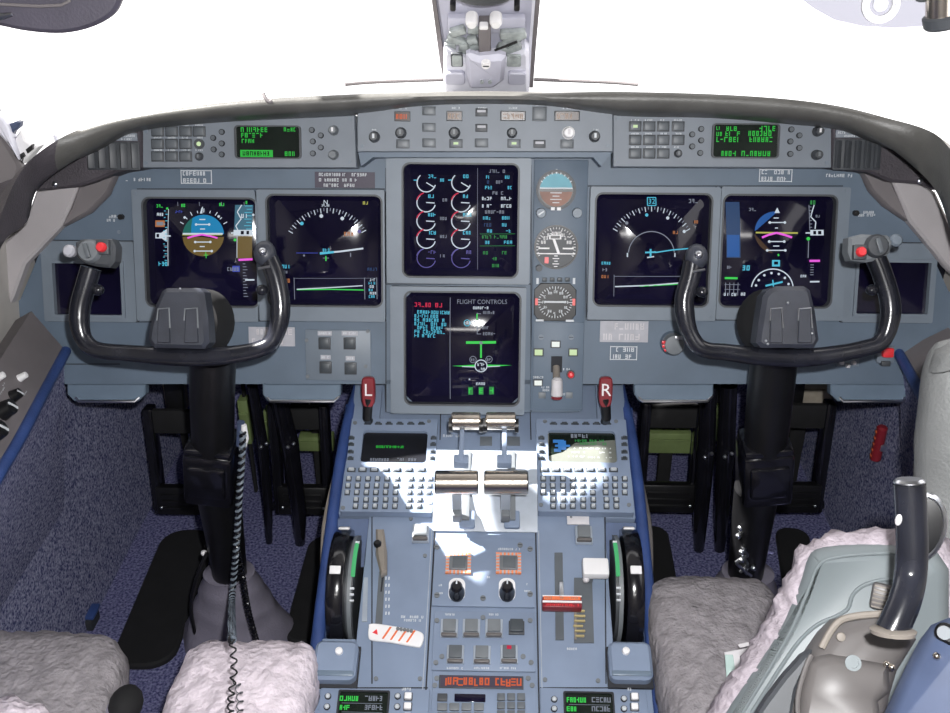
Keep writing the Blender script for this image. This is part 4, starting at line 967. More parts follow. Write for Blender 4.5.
# --- display controllers with green text screens
def controller(lab, side):
    D = Thing('display_controller', lab, 'control panel', CTRL, 248 if side < 0 else 722, 142)
    mb = MB().mat('glareface')
    if side < 0: mb.prism(D.P([(140, 125), (355, 115), (357, 168), (140, 168)]), -.03, 0, .002)
    else: mb.prism(D.P([(613, 113), (700, 116), (832, 123), (832, 168), (613, 167)]), -.03, 0, .002)
    mb.build('faceplate', D.root)
    X = (lambda x: x)
    cols = (158, 172, 186, 199.5) if side < 0 else (635, 649, 663, 678); ys = (131.5, 144, 156.5) if side < 0 else (126.5, 140, 153.5)
    for r, y in enumerate(ys):
        for k, x in enumerate(cols):
            (c, w, h) = D.R(x-5.6, y-4.6, x+5.6, y+4.6)
            if side < 0 and (k, r) == (3, 1):
                mb = MB().mat('darkgrey'); mb.cyl((*c, 0), (*c, .004), w*.45, n=16); mb.mat('e_lampgreen'); mb.ball((c[0], c[1], .004), w*.2); mb.build('lit_button', D.root)
            elif (k, r) == (3, 2): knob(D.root, c, w*.32, 0, 'darkgrey', 'midgrey', .008)
            else: sqbtn(D.root, c, w, h, 0, 'button', 'darkgrey', 'e_lampgreen' if side > 0 and (k, r) == (0, 0) else None)
    rg = random.Random(31+side); mb = MB().mat('print')
    for y in ys:
        for x in cols[:4]:
            a = D.L(x-4, y-5.6); b = D.L(x+4, y-7.2); glyph_row(mb, a[0], a[1], b[0], b[1]-a[1], .0004, rg)
    mb.build('lettering', D.root)
    s = (235, 125.5, 301.5, 159) if side < 0 else (711.5, 123.5, 779, 158.5)
    (c, w, h) = D.R(*s); ou = [(c[0]+x, c[1]+y) for x, y in rrect(w, h, .006, 4)]; inn = [(c[0]+x, c[1]+y) for x, y in rrect(w*.95, h*.92, .004, 4)]
    sc = MB().mat('darkgrey'); sc.ring(ou, inn, -.002, .005, .0); sc.mat('lcddark'); sc.prism(inn, -.001, .001); so = sc.build('screen', D.root)
    mb = MB().mat('e_pixgreen'); P = lambda x0, y0, x1, y1, dn=.95: (lambda a, b: glyph_row(mb, a[0], a[1], b[0], b[1]-a[1], .0016, rg, dense=dn))(D.L(x0, y1), D.L(x1, y0))
    if side < 0:
        P(241, 127.5, 268, 132); P(284, 127.5, 295.5, 131.5); P(241.5, 133, 262, 137.5); P(242, 139, 254, 143); P(285, 151.5, 296, 156)
        (c2, w2, h2) = D.R(240.5, 150, 273, 157); mb.box((*c2, .0012), (w2, h2, .0004)); mb.mat('lcddark'); P(243, 151.5, 271, 155.5)
    else:
        P(716, 126.5, 722, 130); P(726, 126.5, 736, 131); P(759, 126, 775, 131); P(716, 132, 722, 136); P(725, 131.5, 741, 136); P(748, 131, 773, 136); P(716, 137, 740, 142); P(749, 137, 773, 142); P(721, 151, 736, 156); P(741, 151, 769, 156)
    mb.build('green_text', so, smooth=0)
    ks = ((222, 132), (213.5, 138), (222, 143.5), (214, 149.5), (222, 154.5), (312, 130), (321, 135.5), (313, 141.5), (321, 147.5), (313, 153.5)) if side < 0 else ((701, 129), (692, 134.5), (701, 140.5), (692, 146.5), (700, 153), (791, 129.5), (799, 135.5), (790, 141.5), (799, 148), (790, 154))
    for x, y in ks:
        c = D.L(x, y); mb = MB().mat('seam'); mb.cyl((*c, 0), (*c, .003), .0045, n=12); mb.mat('button'); mb.cyl((*c, .002), (*c, .0045), .0033, n=12); mb.build('round_key', D.root)
    for x, y in (((334, 130.5), (334, 155)) if side < 0 else ((817, 131.5), (816, 155))): knob(D.root, D.L(x, y), .0068, 0, 'midgrey' if side < 0 else 'darkgrey', 'white' if y < 140 else 'midgrey', .016)
    for x, y in (((146, 131), (146, 163), (350, 119), (350, 162)) if side < 0 else ((618, 118), (618, 162), (827, 127), (827, 163))):
        c = D.L(x, y); mb = MB().mat('bezel'); mb.cyl((*c, 0), (*c, .0015), .003, n=10); mb.build('screw', D.root)
controller('grey controller with a green text screen in the hood left of the guidance panel', -1)
controller('grey controller with a green text screen in the hood right of the guidance panel', 1)
# --- slatted vents at the hood ends
for px, b, lab in (((115, 155), (88, 142, 140, 170), 'dark slatted air vent below the hood at its left end'), ((858, 154), (833, 139, 880, 170), 'dark slatted air vent below the hood at its right end')):
    D = Thing('air_vent', lab, 'vent', EP, *px, .0005)
    (c, w, h) = D.R(*b); mb = MB().mat('darkgrey'); mb.box((*c, .001), (w, h, .004), .001); mb.build('vent_box', D.root)
    for i in range(5):
        mb = MB().mat('darkgrey'); x = c[0]-w*.42+w*.84*i/4; mb.box((x, c[1], .005), (w*.13, h*.9, .006), .001, Matrix.Rotation(.5, 3, 'Y')); mb.build('slat', D.root)
    (c2, w2, h2) = D.R(b[0]+2, b[1]-9, b[2]-2, b[1]-1); mb = MB().mat('glareface'); mb.box((*c2, .002), (w2, h2, .004), .001); mb.mat('print'); rg = random.Random(3); glyph_row(mb, c2[0]-w2*.45, c2[1], c2[0]+w2*.45, h2*.3, .0043, rg); glyph_row(mb, c2[0]-w2*.3, c2[1]-h2*.4, c2[0]+w2*.4, h2*.25, .0043, rg); mb.build('label_plate', D.root)

# ================================================================== control columns
def column(side):
    hx = 181 if side < 0 else 789
    f = Frame(AD(hx, 322, 1.36), (0, -.90, .44))
    lab = ('black control yoke and column standing before the left-hand horizon display' if side < 0 else 'black control yoke and column standing before the right-hand horizon display')
    D = Thing('control_column', lab, 'control column', f, hx, 322, 0, group='control columns')
    L = D.L
    def P3(pts): return [(*L(p[0], p[1], p[2] if len(p) > 2 else 0), p[2] if len(p) > 2 else 0) for p in pts]
    if side < 0:
        main = [(91, 268), (86, 285), (80.5, 305), (79.5, 322), (83, 337), (91, 347), (104, 351.5), (125, 353), (150, 355), (180, 357), (210, 357), (240, 353.5), (258, 349.5), (270, 344), (276, 334), (280, 318), (280, 298), (275, 275), (268, 258)]
    else:
        main = [(693, 262), (690, 278), (684.5, 298), (685, 315), (689, 331), (697, 345), (708, 350.5), (725, 352), (755, 356), (785, 358), (815, 357), (840, 353.5), (862, 349), (878, 344), (886, 334), (890.5, 316), (889.5, 298), (883, 276), (876, 258)]
    pts = smooth_path(P3(main), 5); N = len(pts)
    px = .00136
    def rad(t):
        return (10.0 if t < .2 or t > .8 else 8.4 if (t < .42 or t > .6) else 9.2)*px
    rs = [rad(i/(N-1)) for i in range(N)]
    rs = [sum(rs[max(0, i-3):i+4])/len(rs[max(0, i-3):i+4]) for i in range(N)]
    mb = MB().mat('yoke'); mb.tube(pts, rs, 16); mb.build('yoke_rim', D.root)
    # finger ridges, trigger nubs on the grips
    for i, (x, y) in enumerate(((98, 290), (262, 290)) if side < 0 else ((702, 292), (872, 290))):
        mb = MB().mat('yoke'); c = P3([(x, y)])[0]; mb.ball(c, .0085, (1, .9, .9)); mb.build('trigger', D.root)
    # heads
    inner = (265.5, 254) if side < 0 else (696, 257)
    c = P3([inner])[0]; mb = MB().mat('hub'); mb.ball((c[0], c[1], .004), .0155, (1, 1.15, .8), 18); o = mb.build('grip_head', D.root)
    mb = MB().mat('steel'); mb.ball((c[0], c[1]+.002, .017), .0058); mb.build('thumb_button', o)
    mb = MB().mat('steel'); a = P3([(inner[0]-5, inner[1]+15), (inner[0]+7, inner[1]+13)]); mb.tube([(a[0][0], a[0][1], .013), (a[1][0], a[1][1], .013)], .0018, 8); mb.build('collar', D.root)
    if side < 0:
        hd = [(79, 243), (86, 240), (115, 239.5), (119, 247), (118, 262), (113, 268), (100, 267), (88, 264), (80, 257)]; wheel = (94.5, 252); red = (108, 248.5); wk = (72.5, 251.5)
    else:
        hd = [(846, 238), (858, 235), (884, 236), (890, 242), (886, 254), (878, 260), (863, 263), (848, 261), (845, 252)]; wheel = (872, 247); red = (855, 253); wk = (893, 241)
    mb = MB().mat('midgrey' if side > 0 else 'darkgrey'); mb.prism([L(*p) for p in hd], -.012, .014, .004); o = mb.build('grip_head', D.root)
    c = L(*wheel); mb = MB().mat('darkgrey' if side > 0 else 'midgrey'); mb.lathe([(.016, 0), (.016, .006), (.013, .011), (.004, .012)], 20, Matrix.Translation((*c, .012))); mb.mat('button'); mb.box((c[0], c[1], .026), (.006, .020, .006), .001, Matrix.Rotation(.3, 3, 'Z')); mb.build('trim_switch', o)
    c = L(*red); mb = MB().mat('darkgrey'); mb.box((*c, .016), (.018, .020, .01), .002); mb.mat('red'); mb.lathe([(.0068, 0), (.0068, .006), (.005, .009), (.001, .0095)], 16, Matrix.Translation((*c, .02))); mb.build('red_button', o)
    c = L(*wk); mb = MB().mat('placardgrey' if side < 0 else 'bezel'); mb.lathe([(.0085, 0), (.0085, .008), (.006, .011), (.001, .0115)], 18, Matrix.Translation((*c, .004))); mb.build('side_button', o)
    # hub box with two raised clips
    if side < 0: hp_ = [(147, 340), (149, 325), (155, 304), (161, 291), (166, 288), (198, 288), (203, 292), (207, 320), (208, 343), (203, 349), (153, 348)]
    else: hp_ = [(757, 343), (760, 320), (764, 296), (770, 289), (778, 286), (805, 286), (811, 290), (816, 310), (820, 340), (815, 348), (762, 348)]
    mb = MB().mat('hub'); mb.prism([L(*p, .022) for p in hp_], -.014, .022, .006); hub = mb.build('yoke_hub', D.root)
    for (x0, x1) in ((159, 170), (186, 198)) if side < 0 else ((770, 781), (798, 810)):
        a, b, d, e = [L(*p, .022) for p in ((x0, 309), (x1, 308), (x1+1, 343), (x0-1, 343))]
        mb = MB().mat('hub'); mb.prism([a, b, d, e], .020, .026, .0015)
        mb.build('chart_clip', hub)
        mb = MB().mat('steel' if side > 0 else 'midgrey'); mb.tube([(d[0], d[1]+.02, .0265), (b[0], b[1], .0265), (a[0], a[1], .0265), (e[0], e[1]+.03, .0265)], .0011, 6); mb.build('clip_edge', hub)
    for p in (((180, 289), (192, 341), (165, 341)) if side < 0 else ((788, 303), (812, 333), (768, 344), (766, 341))):
        c = L(*p, .023); mb = MB().mat('steel'); mb.ball((c[0], c[1], .0225), .002, n=8); mb.build('rivet', hub)
    # shroud and column behind the hub
    mb = MB().mat('blackmatte'); mb.lathe([(.036, 0), (.042, .02), (.042, .075), (.036, .09)], 28, Matrix.Translation((.004 if side < 0 else -.004, .0, -.125)) @ Matrix.Scale(1.15, 4, (0, 1, 0))); mb.cyl((0, 0, -.04), (0, 0, -.03), .028); o = mb.build('hub_shroud', D.root)
    inv = D.root.matrix_world.inverted()
    xx = lambda px, py, Y: inv @ AY(px, py, Y)
    C = ((213, 355), (212, 395), (213, 440), (214, 470)) if side < 0 else ((775, 355), (770, 395), (766, 440), (763, 470))
    Ys = (1.30, 1.305, 1.318, 1.325)
    path = [xx(*c, y) for c, y in zip(C, Ys)]
    mb = MB().mat('black'); mb.tube(path, [.034, .034, .033, .032], 24); mb.build('column_tube', D.root)
    bx = (212, 462) if side < 0 else (765, 462)
    top = AY(bx[0], 444, 1.322); bot = AY(bx[0]+(1 if side < 0 else -2), 492, 1.335); mid = (top+bot)/2; ax = (top-bot).normalized()
    xa_ = Vector((1, 0, 0)); xa_ = (xa_-ax*xa_.dot(ax)).normalized(); ya_ = ax.cross(xa_); rot = inv.to_3x3() @ Matrix((xa_, ya_, ax)).transposed()
    mb = MB().mat('blackgloss'); mb.box(inv @ mid, (.078, .075, (top-bot).length), .008, rot); mb.box(inv @ (mid-Vector((0, .035, 0))), (.060, .02, (top-bot).length*.6), .005, rot); mb.box(inv @ (top+ax*.004), (.074, .068, .014), .005, rot); mb.build('column_housing', D.root)
    lo = [AY(bx[0]+(6 if side < 0 else -8), 488, 1.336), AY(bx[0]+(12 if side < 0 else -14), 530, 1.35), AY(bx[0]+(18 if side < 0 else -20), 575, 1.37), AY(bx[0]+(23 if side < 0 else -24), 605, 1.385)]
    mb = MB().mat('black'); mb.tube([inv @ p for p in lo], [.036, .033, .030, .028], 22); mb.build('lower_tube', D.root)
    if side > 0:
        mb = MB().mat('steel'); rg = random.Random(5)
        for k in range(3):
            pp = [AY(742+4*k+rg.uniform(-6, 6), y, 1.325+.004*k) for y in range(526+4*k, 578, 6)]
            mb.tube([inv @ p for p in smooth_path(pp, 3)], .0028, 6)
        for k in range(6): mb.ball(inv @ AY(738+rg.uniform(0, 16), 528+8*k, 1.325), .0055, n=8)
        mb.build('cable_clips', D.root)
    else:
        mb = MB().mat('white'); mb.ball(inv @ AY(204, 553, 1.345), .0055); mb.build('hose_clip', D.root)
    return D
DL = column(-1); DR = column(1)
# leather gaiters at the column feet
for side in (-1, 1):
    cx_ = 238 if side < 0 else 735
    b = AZ(cx_, 632, 0.0); t = AY(229 if side < 0 else 748, 572, 1.372)
    r = empty('column_gaiter', Matrix.Translation(b), 'wrinkled grey leather gaiter around the foot of the %s control column' % ('left' if side < 0 else 'right'), 'gaiter')
    mb = MB().mat('gaiter'); n = 40; vs = []; fs = []; K = 12
    for k in range(K+1):
        f = k/K; c = (t-b)*f; rad = .062*(1-f)**1.1+.044; 
        for i in range(n):
            a = 2*PI*i/n; q_ = rad*(1+.045*math.sin(a*5+f*6)*(1-f)+.035*math.sin(f*26)*(f > .35))
            vs.append((c.x+q_*math.cos(a), c.y+q_*math.sin(a)*.85, c.z))
    for k in range(K): fs += [[k*n+i, k*n+(i+1) % n, (k+1)*n+(i+1) % n, (k+1)*n+i] for i in range(n)]
    fs.append(list(range(K*n, K*n+n))); mb.add(vs, fs); mb.build('leather_skirt', r, smooth=80)
    if side < 0:
        mb = MB().mat('black'); mb.tube(smooth_path([AY(207, 553, 1.33)-b, AY(196, 580, 1.32)-b, AY(191, 610, 1.34)-b, AY(198, 645, 1.36)-b], 5), .0035, 8); mb.build('hose', r)

# ================================================================== rudder pedals
def pedal(px, y0, y1, x0, x1, label, Y=1.72, arm=None):
    f = Frame(AY((x0+x1)/2, (y0+y1)/2, Y), (0, -1, .12)); D = Thing('rudder_pedal', label, 'pedal', f, (x0+x1)/2, (y0+y1)/2, 0, group='rudder pedals')
    (c, w, h) = D.R(x0, y0, x1, y1)
    for s in (-1, 1):
        mb = MB().mat('blackgloss'); mb.box((s*(w/2-.011), 0, 0), (.020, h, .035), .004); mb.build('side_rail', D.root)
    mb = MB().mat('blackmatte'); mb.box((0, h/2-.030, .004), (w-.03, .052, .016), .004); mb.build('upper_plate', D.root)
    mb = MB().mat('black'); mb.box((0, -h/2+.035, .012), (w-.02, .066, .022), .005)
    for i in range(3): mb.box((0, -h/2+.02+.015*i, .024), (w-.045, .006, .004), .001)
    mb.build('tread', D.root)
    mb = MB().mat('blackgloss'); mb.cyl((-w/2-.004, -h/2+.012, .0), (w/2+.004, -h/2+.012, .0), .010, n=12); mb.build('pivot_bar', D.root)
    for s in (-1, 1):
        mb = MB().mat('steel'); mb.ball((s*(w/2-.02), -h/2+.02, .02), .0045, n=10); mb.build('pivot_bolt', D.root)
    mb = MB().mat('black'); mb.box((0, h/2+.10, -.02), (w*.3, .25, .02), .003); mb.build('hanger_arm', D.root)
pedal(None, 408, 512, 150, 208, 'outboard rudder pedal left of the left control column')
pedal(None, 404, 512, 272, 332, 'rudder pedal between the left control column and the pedestal')
pedal(None, 402, 510, 637, 702, 'rudder pedal between the pedestal and the right control column')
pedal(None, 402, 510, 742, 828, 'outboard rudder pedal right of the right control column')
# black hanger levers and green primed structure behind the pedals
for i, (p, lab) in enumerate((([(252, 385), (262, 440), (268, 503)], 'slim black link rod leaning beside the left column'), ([(276, 385), (289, 440), (299, 510)], 'broad black link arm between left column and inboard pedal'), ([(729, 385), (726, 450), (722, 510)], 'broad black link arm beside the right column'), ([(709, 385), (706, 450), (701, 512)], 'black link arm crossing behind the right inboard pedal'))):
    o = AY(*p[1], 1.66); r = empty('link_arm', Matrix.Translation(o), lab, 'link arm', 'pedal link arms')
    mb = MB().mat('blackgloss'); rr_ = .010 if i == 0 else .016; g_ = AY(p[2][0], 533, 1.68)-o; g_.z = -o.z+.004; mb.tube([AY(*q_, 1.66)-o for q_ in p]+[g_], [rr_, rr_*1.15, rr_, rr_*.7], 12); mb.build('arm', r)
    mb = MB().mat('steel'); a = AY(p[1][0]-1, p[1][1]+7, 1.635)-o; mb.ball(a, .0045, n=10); mb.ball(a+Vector((.012, 0, .008)), .004, n=10); mb.build('bolt', r)
for i, (x0, y0, x1, y1, m, lab) in enumerate(((266, 408, 286, 441, 'primer', 'green primed strut behind the link rods of the left column'), (646, 430, 690, 450, 'primer', 'green primed plate seen through the right inboard pedal'), (708, 404, 726, 438, 'primer', 'green primed strut left of the right column'), (166, 380, 186, 408, 'tanlining', 'tan lining block under the panel left of the left column'), (780, 380, 832, 402, 'tanlining', 'tan lining block under the panel right of the right column'), (300, 434, 334, 448, 'primer', 'green primed plate seen through the left inboard pedal'), (241, 398, 251, 441, 'primer', 'narrow green primed strut right beside the left column tube'))):
    f = Frame(AY((x0+x1)/2, (y0+y1)/2, 1.86), (0, -1, 0)); a = f.hit(x0, (y0+y1)/2); b = f.hit(x1, (y0+y1)/2); c = f.hit((x0+x1)/2, y0); d = f.hit((x0+x1)/2, y1)
    mb = MB().mat(m); w, h = b[0]-a[0], c[1]-d[1]
    mb.box((0, 0, 0), (w, h, .03), .003); mb.box((0, h*.2, .016), (w*.9, h*.08, .006), .001); mb.mat('blackmatte'); mb.box((0, h/2+.05, -.01), (w*.3, .12, .015), .002); mb.box((0, -h/2-.11, -.01), (w*.3, .24, .015), .002)
    o = mb.build('primed_strut' if m == 'primer' else 'lining_block'); o.matrix_world = f.mat(0, 0); tag(o, lab, 'strut' if m == 'primer' else 'lining')
# heel mats on the floor
for x0, x1, y0, y1, lab in ((133, 200, 534, 668, 'long black heel mat on the floor left of the left gaiter'), (296, 338, 540, 645, 'black heel mat on the floor beside the left trim wheel'), (640, 672, 530, 600, 'black heel mat on the floor beside the right trim wheel'), (778, 815, 532, 600, 'black heel mat on the floor right of the right column')):
    a = AZ((x0+x1)/2+ (24 if x0 < 200 else 14 if x0 < 400 else -5), y0+4, .0); b = AZ((x0+x1)/2-(24 if x0 < 200 else 10 if x0 < 400 else -5), y1-4, 0)
    m_ = (a+b)/2; L_ = (a-b).length+.03; ang = math.atan2(a.y-b.y, a.x-b.x)
    w = .115 if x0 < 200 else .09 if x0 < 400 else .07
    mb = MB().mat('blackmatte'); mb.rr((0, 0), L_, w, w*.42, 0, .012, 6, .004)
    o = mb.build('heel_mat'); o.matrix_world = Matrix.Translation((m_.x, m_.y, .001)) @ Matrix.Rotation(ang, 4, 'Z'); tag(o, lab, 'heel mat', 'heel mats')
# coiled black headset cord hanging from the left column
def coil(name, path, label, R, r, pitch, mats):
    P = smooth_path(path, 12); o = P[0].copy()
    ln = [0]
    for a, b in zip(P, P[1:]): ln.append(ln[-1]+(b-a).length)
    tot = ln[-1]; S_ = int(tot/pitch*9); mb = MB()
    for h, m in enumerate(mats):
        pts = []; k = 0
        for i in range(S_+1):
            d = tot*i/S_
            while k < len(ln)-2 and ln[k+1] < d: k += 1
            f = (d-ln[k])/max(1e-6, ln[k+1]-ln[k]); p = P[k].lerp(P[k+1], f); t = (P[k+1]-P[k]).normalized()
            u = t.cross(Vector((0, 1, .3))).normalized(); w = t.cross(u); a = 2*PI*d/pitch+h*PI
            pts.append(p+u*R*math.cos(a)+w*R*math.sin(a)-o)
        mb.mat(m); mb.tube(pts, r, 6)
    return mb, o
lab_ = 'black coiled cord, its glints drawn as a pale strand, hanging from the left column over the pale seat pad'
mb, o = coil('c', [AY(243, 432, 1.25), AY(242, 455, 1.24), AY(239, 500, 1.235), AY(236, 550, 1.23), AY(232, 600, 1.20), AZ(232, 640, .50)], '', .0036, .0021, .0125, ('blackgloss', 'bezel'))  # pale second helix puts the black coil's glints into colour
r = empty('coiled_cord', Matrix.Translation(o), lab_, 'cord'); mb.build('twisted_length', r)
mb, o2 = coil('c', [AZ(232, 640, .50), AZ(234, 668, .475), AZ(231, 700, .45), AZ(229, 760, .44)], '', .0036, .0011, .0125, ('black',))
mb.build('stretched_length', r, loc=o2-o)
mb, o2 = coil('c', [AZ(236, 680, .42), AZ(240, 700, .42), AZ(238, 760, .42)], '', .004, .0007, .014, ('darkgrey',))
mb.build('loose_strand', r, loc=o2-o)
mb, o = coil('c', [AY(236, 545, 1.28), AY(242, 575, 1.28), AY(248, 610, 1.29), AY(256, 640, 1.30)], '', .0042, .0018, .009, ('blackgloss',))
ob = mb.build('coiled_cord'); ob.location = o; tag(ob, 'short black coiled cord lying on the left gaiter', 'cord')
mb = MB().mat('white'); o = AY(244, 425, 1.26); mb.tube([Vector((0, 0, 0)), AY(245, 438, 1.26)-o, AY(242, 450, 1.255)-o], [.004, .006, .005], 10); mb.mat('bluebox'); mb.tube([AY(241, 422, 1.265)-o, AY(240, 445, 1.265)-o], .006, 10)
ob = mb.build('cord_plug'); ob.location = o; tag(ob, 'white and blue plug at the top of the long coiled cord', 'plug')

# ================================================================== side consoles
for s in (-1, 1):
    e = [AZ(66, 352, .595), AZ(45, 392, .595), AZ(20, 440, .595), AZ(0, 474, .595), AZ(-40, 545, .595), AZ(-110, 660, .595)] if s < 0 else [AZ(897, 352, .595), AZ(918, 390, .595), AZ(940, 432, .595), AZ(968, 485, .595), AZ(1010, 560, .595), AZ(1075, 660, .595)]
    ax = (e[3]-e[0]).normalized(); q3 = AX(0, 345, -.705) if s < 0 else AX(952, 345, .725)
    nn = ax.cross(q3-e[0]); nn = nn if nn.z > 0 else -nn
    f = Frame(e[1], nn)
    D = Thing('side_console', 'grey side console with pale and black knobs at the left edge, bordered in blue' if s < 0 else 'side console edged in blue beyond the grey leather bolster', 'console', f, 45 if s < 0 else 918, 391)
    r = D.root; inv = r.matrix_world.inverted()
    mb = MB().mat('trimdark')
    up = nn.cross(ax).normalized(); up = up if up.z > 0 else -up
    top = [inv @ p for p in e]; tl = [inv @ (p+up*.085) for p in e]
    P = [(p.x, p.y) for p in top]+[(p.x, p.y) for p in reversed(tl)]
    mb.prism(P, -.03, 0); mb.build('console_top', r)
    mb = MB().mat('bluetrim'); mb.tube(smooth_path([inv @ (p+Vector((0, 0, .002))) for p in e], 4), .0085, 12); mb.build('blue_edging', r)
    mb = MB().mat('carpet')
    q_ = smooth_path(e, 4); n = len(q_)
    vs = [inv @ (p+Vector((s*.004, 0, -.006))) for p in q_]+[inv @ Vector((s*.742, p.y, .28)) for p in q_]
    mb.add(vs, [[i, i+1, n+i+1, n+i] for i in range(n-1)]); mb.build('carpet_skirt', r, smooth=80)
    if s < 0:
        for x, y, m, rr_, h in ((1, 376, 'white', .0055, .012), (23.5, 376, 'white', .0055, .012), (17, 394, 'black', .0085, .012), (8, 408, 'black', .013, .018), (-2, 430, 'black', .014, .018)):
            p = D.L(x, y, h*.6); mb = MB().mat(m); mb.lathe([(rr_*1.1, 0), (rr_, h*.3), (rr_*.85, h), (rr_*.3, h*1.08)], 18, Matrix.Translation((*p, 0)))
            if m == 'black': mb.mat('print'); mb.box((p[0], p[1], h*1.08), (rr_*.25, rr_*1.4, .0015), 0, Matrix.Rotation(.5, 3, 'Z'))
            mb.build('knob', r)
        mb = MB().mat('print'); rg = random.Random(6)
        for x0_, x1_, y in ((0, 10, 394), (24, 30, 395), (3, 8, 385), (12, 20, 401)):
            a = D.L(x0_, y+1.5); b = D.L(x1_, y); glyph_row(mb, a[0], a[1], b[0], max(.002, b[1]-a[1]), .0006, rg)
        mb.build('lettering', r)
# red tag on the right foot-well wall, dark vent in the left one
f = Frame((WX-.0105, 0, 0), (-1, 0, 0)); D = Thing('red_placard', 'red cylinder-shaped tag on the carpeted wall right of the right pedals', 'tag', f, 886, 440)
(c, w, h) = D.R(883, 425, 890, 460); mb = MB().mat('darkred'); mb.cyl((0, .03, .012), (0, -.045, .012), .010, n=16, bev=.003); mb.build('tag_body', D.root)
mb = MB().mat('orange'); 
for i in range(5): mb.box((0, .018-.013*i, .021), (.007, .004, .004), .001)
mb.build('tag_lettering', D.root); mb = MB().mat('steel'); mb.box((0, -.012, .006), (.024, .014, .012), .002); mb.build('clip', D.root)
o = AZ(78, 624, 0.0); r = empty('floor_latch', Matrix.Translation(o), 'low dark slotted plate with a blue lip on the floor by the left carpeted wall', 'latch plate')
mb = MB().mat('seam'); mb.box((0, 0, .012), (.075, .04, .024), .004); mb.build('slot_block', r)
mb = MB().mat('bluetrim'); mb.box((-.002, .004, .028), (.085, .04, .008), .003); mb.build('blue_lip', r)
# ================================================================== centre pedestal
PE = Thing('pedestal', 'blue-grey centre pedestal sloping down between the two seats', 'pedestal', PED, 485, 560)
PR = PE.root; L = PE.L; R = PE.R
HW = .229                        # half width
def ub(y): return L(485, y)[1]
y_top, y_bot = ub(376), ub(790)
x0 = PE.c[0]                     # pedestal is centred on u = -x0
cx0 = (L(351, 420)[0]+L(626, 420)[0])/2
mb = MB().mat('pedestal')
ry0, ry1 = ub(516), ub(641)      # trim wheel recess, front and back
rw = .048
# top in three strips so the trim wheel wells stay open
mb.box((cx0, (y_top+y_bot)/2, -.03), (2*(HW-rw), y_top-y_bot, .06), .002)
for s in (-1, 1):
    xc = cx0+s*(HW-rw/2)
    mb.box((xc, (y_top+ry0)/2, -.03), (rw, y_top-ry0, .06), .002); mb.box((xc, (ry1+y_bot)/2, -.03), (rw, ry1-y_bot, .06), .002)
mb.build('pedestal_top', PR)
mb = MB().mat('pedestal'); mb.box((cx0, (y_top+y_bot)/2-.02, -.18), (2*HW-.11, y_top-y_bot, .25), .01); mb.build('pedestal_body', PR)
for s in (-1, 1):
    mb = MB().mat('recess'); xc = cx0+s*(HW-rw/2)
    mb.box((xc, (ry0+ry1)/2, -.155), (rw, ry0-ry1, .01)); mb.box((cx0+s*(HW-rw-.001), (ry0+ry1)/2, -.09), (.004, ry0-ry1, .14)); mb.box((xc, ry0-.002, -.09), (rw, .004, .14)); mb.box((cx0+s*(HW+.001), (ry0+ry1)/2, -.09), (.004, ry0-ry1, .14))
    a, b = ub(520), ub(556); mb.add([(xc-rw/2, a, -.002), (xc+rw/2, a, -.002), (xc+rw/2, b, -.04), (xc-rw/2, b, -.04)], [[0, 1, 2, 3]])
    mb.build('wheel_well', PR)
    # blue padded edging
    xe = cx0+s*(HW+.008)
    mb = MB().mat('bluetrim'); path = [(cx0+s*(HW-.006), ub(376), -.015), (cx0+s*(HW-.002), ub(395), -.012), (xe-s*.004, ub(420), -.006), (xe, ub(470), -.004), (xe+s*.002, ub(530), -.012), (xe+s*.002, ub(600), -.016), (xe, ub(690), -.016), (xe, ub(790), -.016)]
    mb.tube(smooth_path(path, 5), .010, 12)
    mb.prism([(xe-s*.004, ub(400)), (xe+s*.006, ub(400)), (xe+s*.006, ub(790)), (xe-s*.004, ub(790))], -.30, -.016)
    mb.build('blue_edging', PR)
    mb = MB().mat('tan' if s < 0 else 'taupe'); pth = [(xe+s*.008, ub(470), -.02), (xe+s*.016, ub(520), -.03), (xe+s*.010, ub(580), -.06)]
    mb.tube(smooth_path(pth, 6), .005, 8); mb.build('piping', PR)
# seams and printed marks
mb = MB().mat('seam')
def seam2(pts, w=.0018, z=.0006):
    P = [Vector(L(*p)) for p in pts]
    for a, b in zip(P, P[1:]):
        t = (b-a).normalized(); q_ = Vector((-t.y, t.x))*w/2
        mb.add([(v.x, v.y, z) for v in (a-q_, b-q_, b+q_, a+q_)], [[0, 1, 2, 3]])
sxl = L(431, 600)[0]; sxr = L(537, 600)[0]
for sx_ in (sxl, sxr): mb.box((sx_, (ub(530)+ub(790))/2, .0005), (.0022, ub(530)-ub(790), .001))
for x in (sxl-.0045, sxr+.0045): mb.mat('pedlight'); mb.box((x, (ub(530)+ub(790))/2, .0005), (.0014, ub(530)-ub(790), .001))
mb.mat('seam')
seam2([(318, 688), (428, 688)]); seam2([(540, 688), (650, 688)]); seam2([(372, 517), (372, 684)]); seam2([(605, 517), (606, 684)]); seam2([(441, 404), (440, 440)]); seam2([(530, 404), (531, 440)])
mb.build('seams', PR)
mb = MB().mat('print'); rg = random.Random(12)
def marks(px0, py, px1, h=2.2):
    a = L(px0, py+h); b = L(px1, py); glyph_row(mb, a[0], a[1], b[0], b[1]-a[1], .0008, rg)
for a in ((401, 616, 423), (404, 619.5, 420), (443, 447-12, 462), (567, 648, 577), (590, 620, 596)): marks(*a)
for i in range(6):
    for x in (386, 389): (c, w, h) = R(x-.6, 577+i*7, x+.6, 580+i*7); mb.box((*c, .0008), (w, h, .0005))
mb.build('lettering', PR)
mb = MB().mat('midgrey')
for x, y in ((376, 679), (420, 679), (545, 680), (598, 681), (425, 556), (411, 519)):
    c = L(x, y); mb.cyl((*c, 0), (*c, .002), .0032, n=10)
mb.build('screw_set', PR)
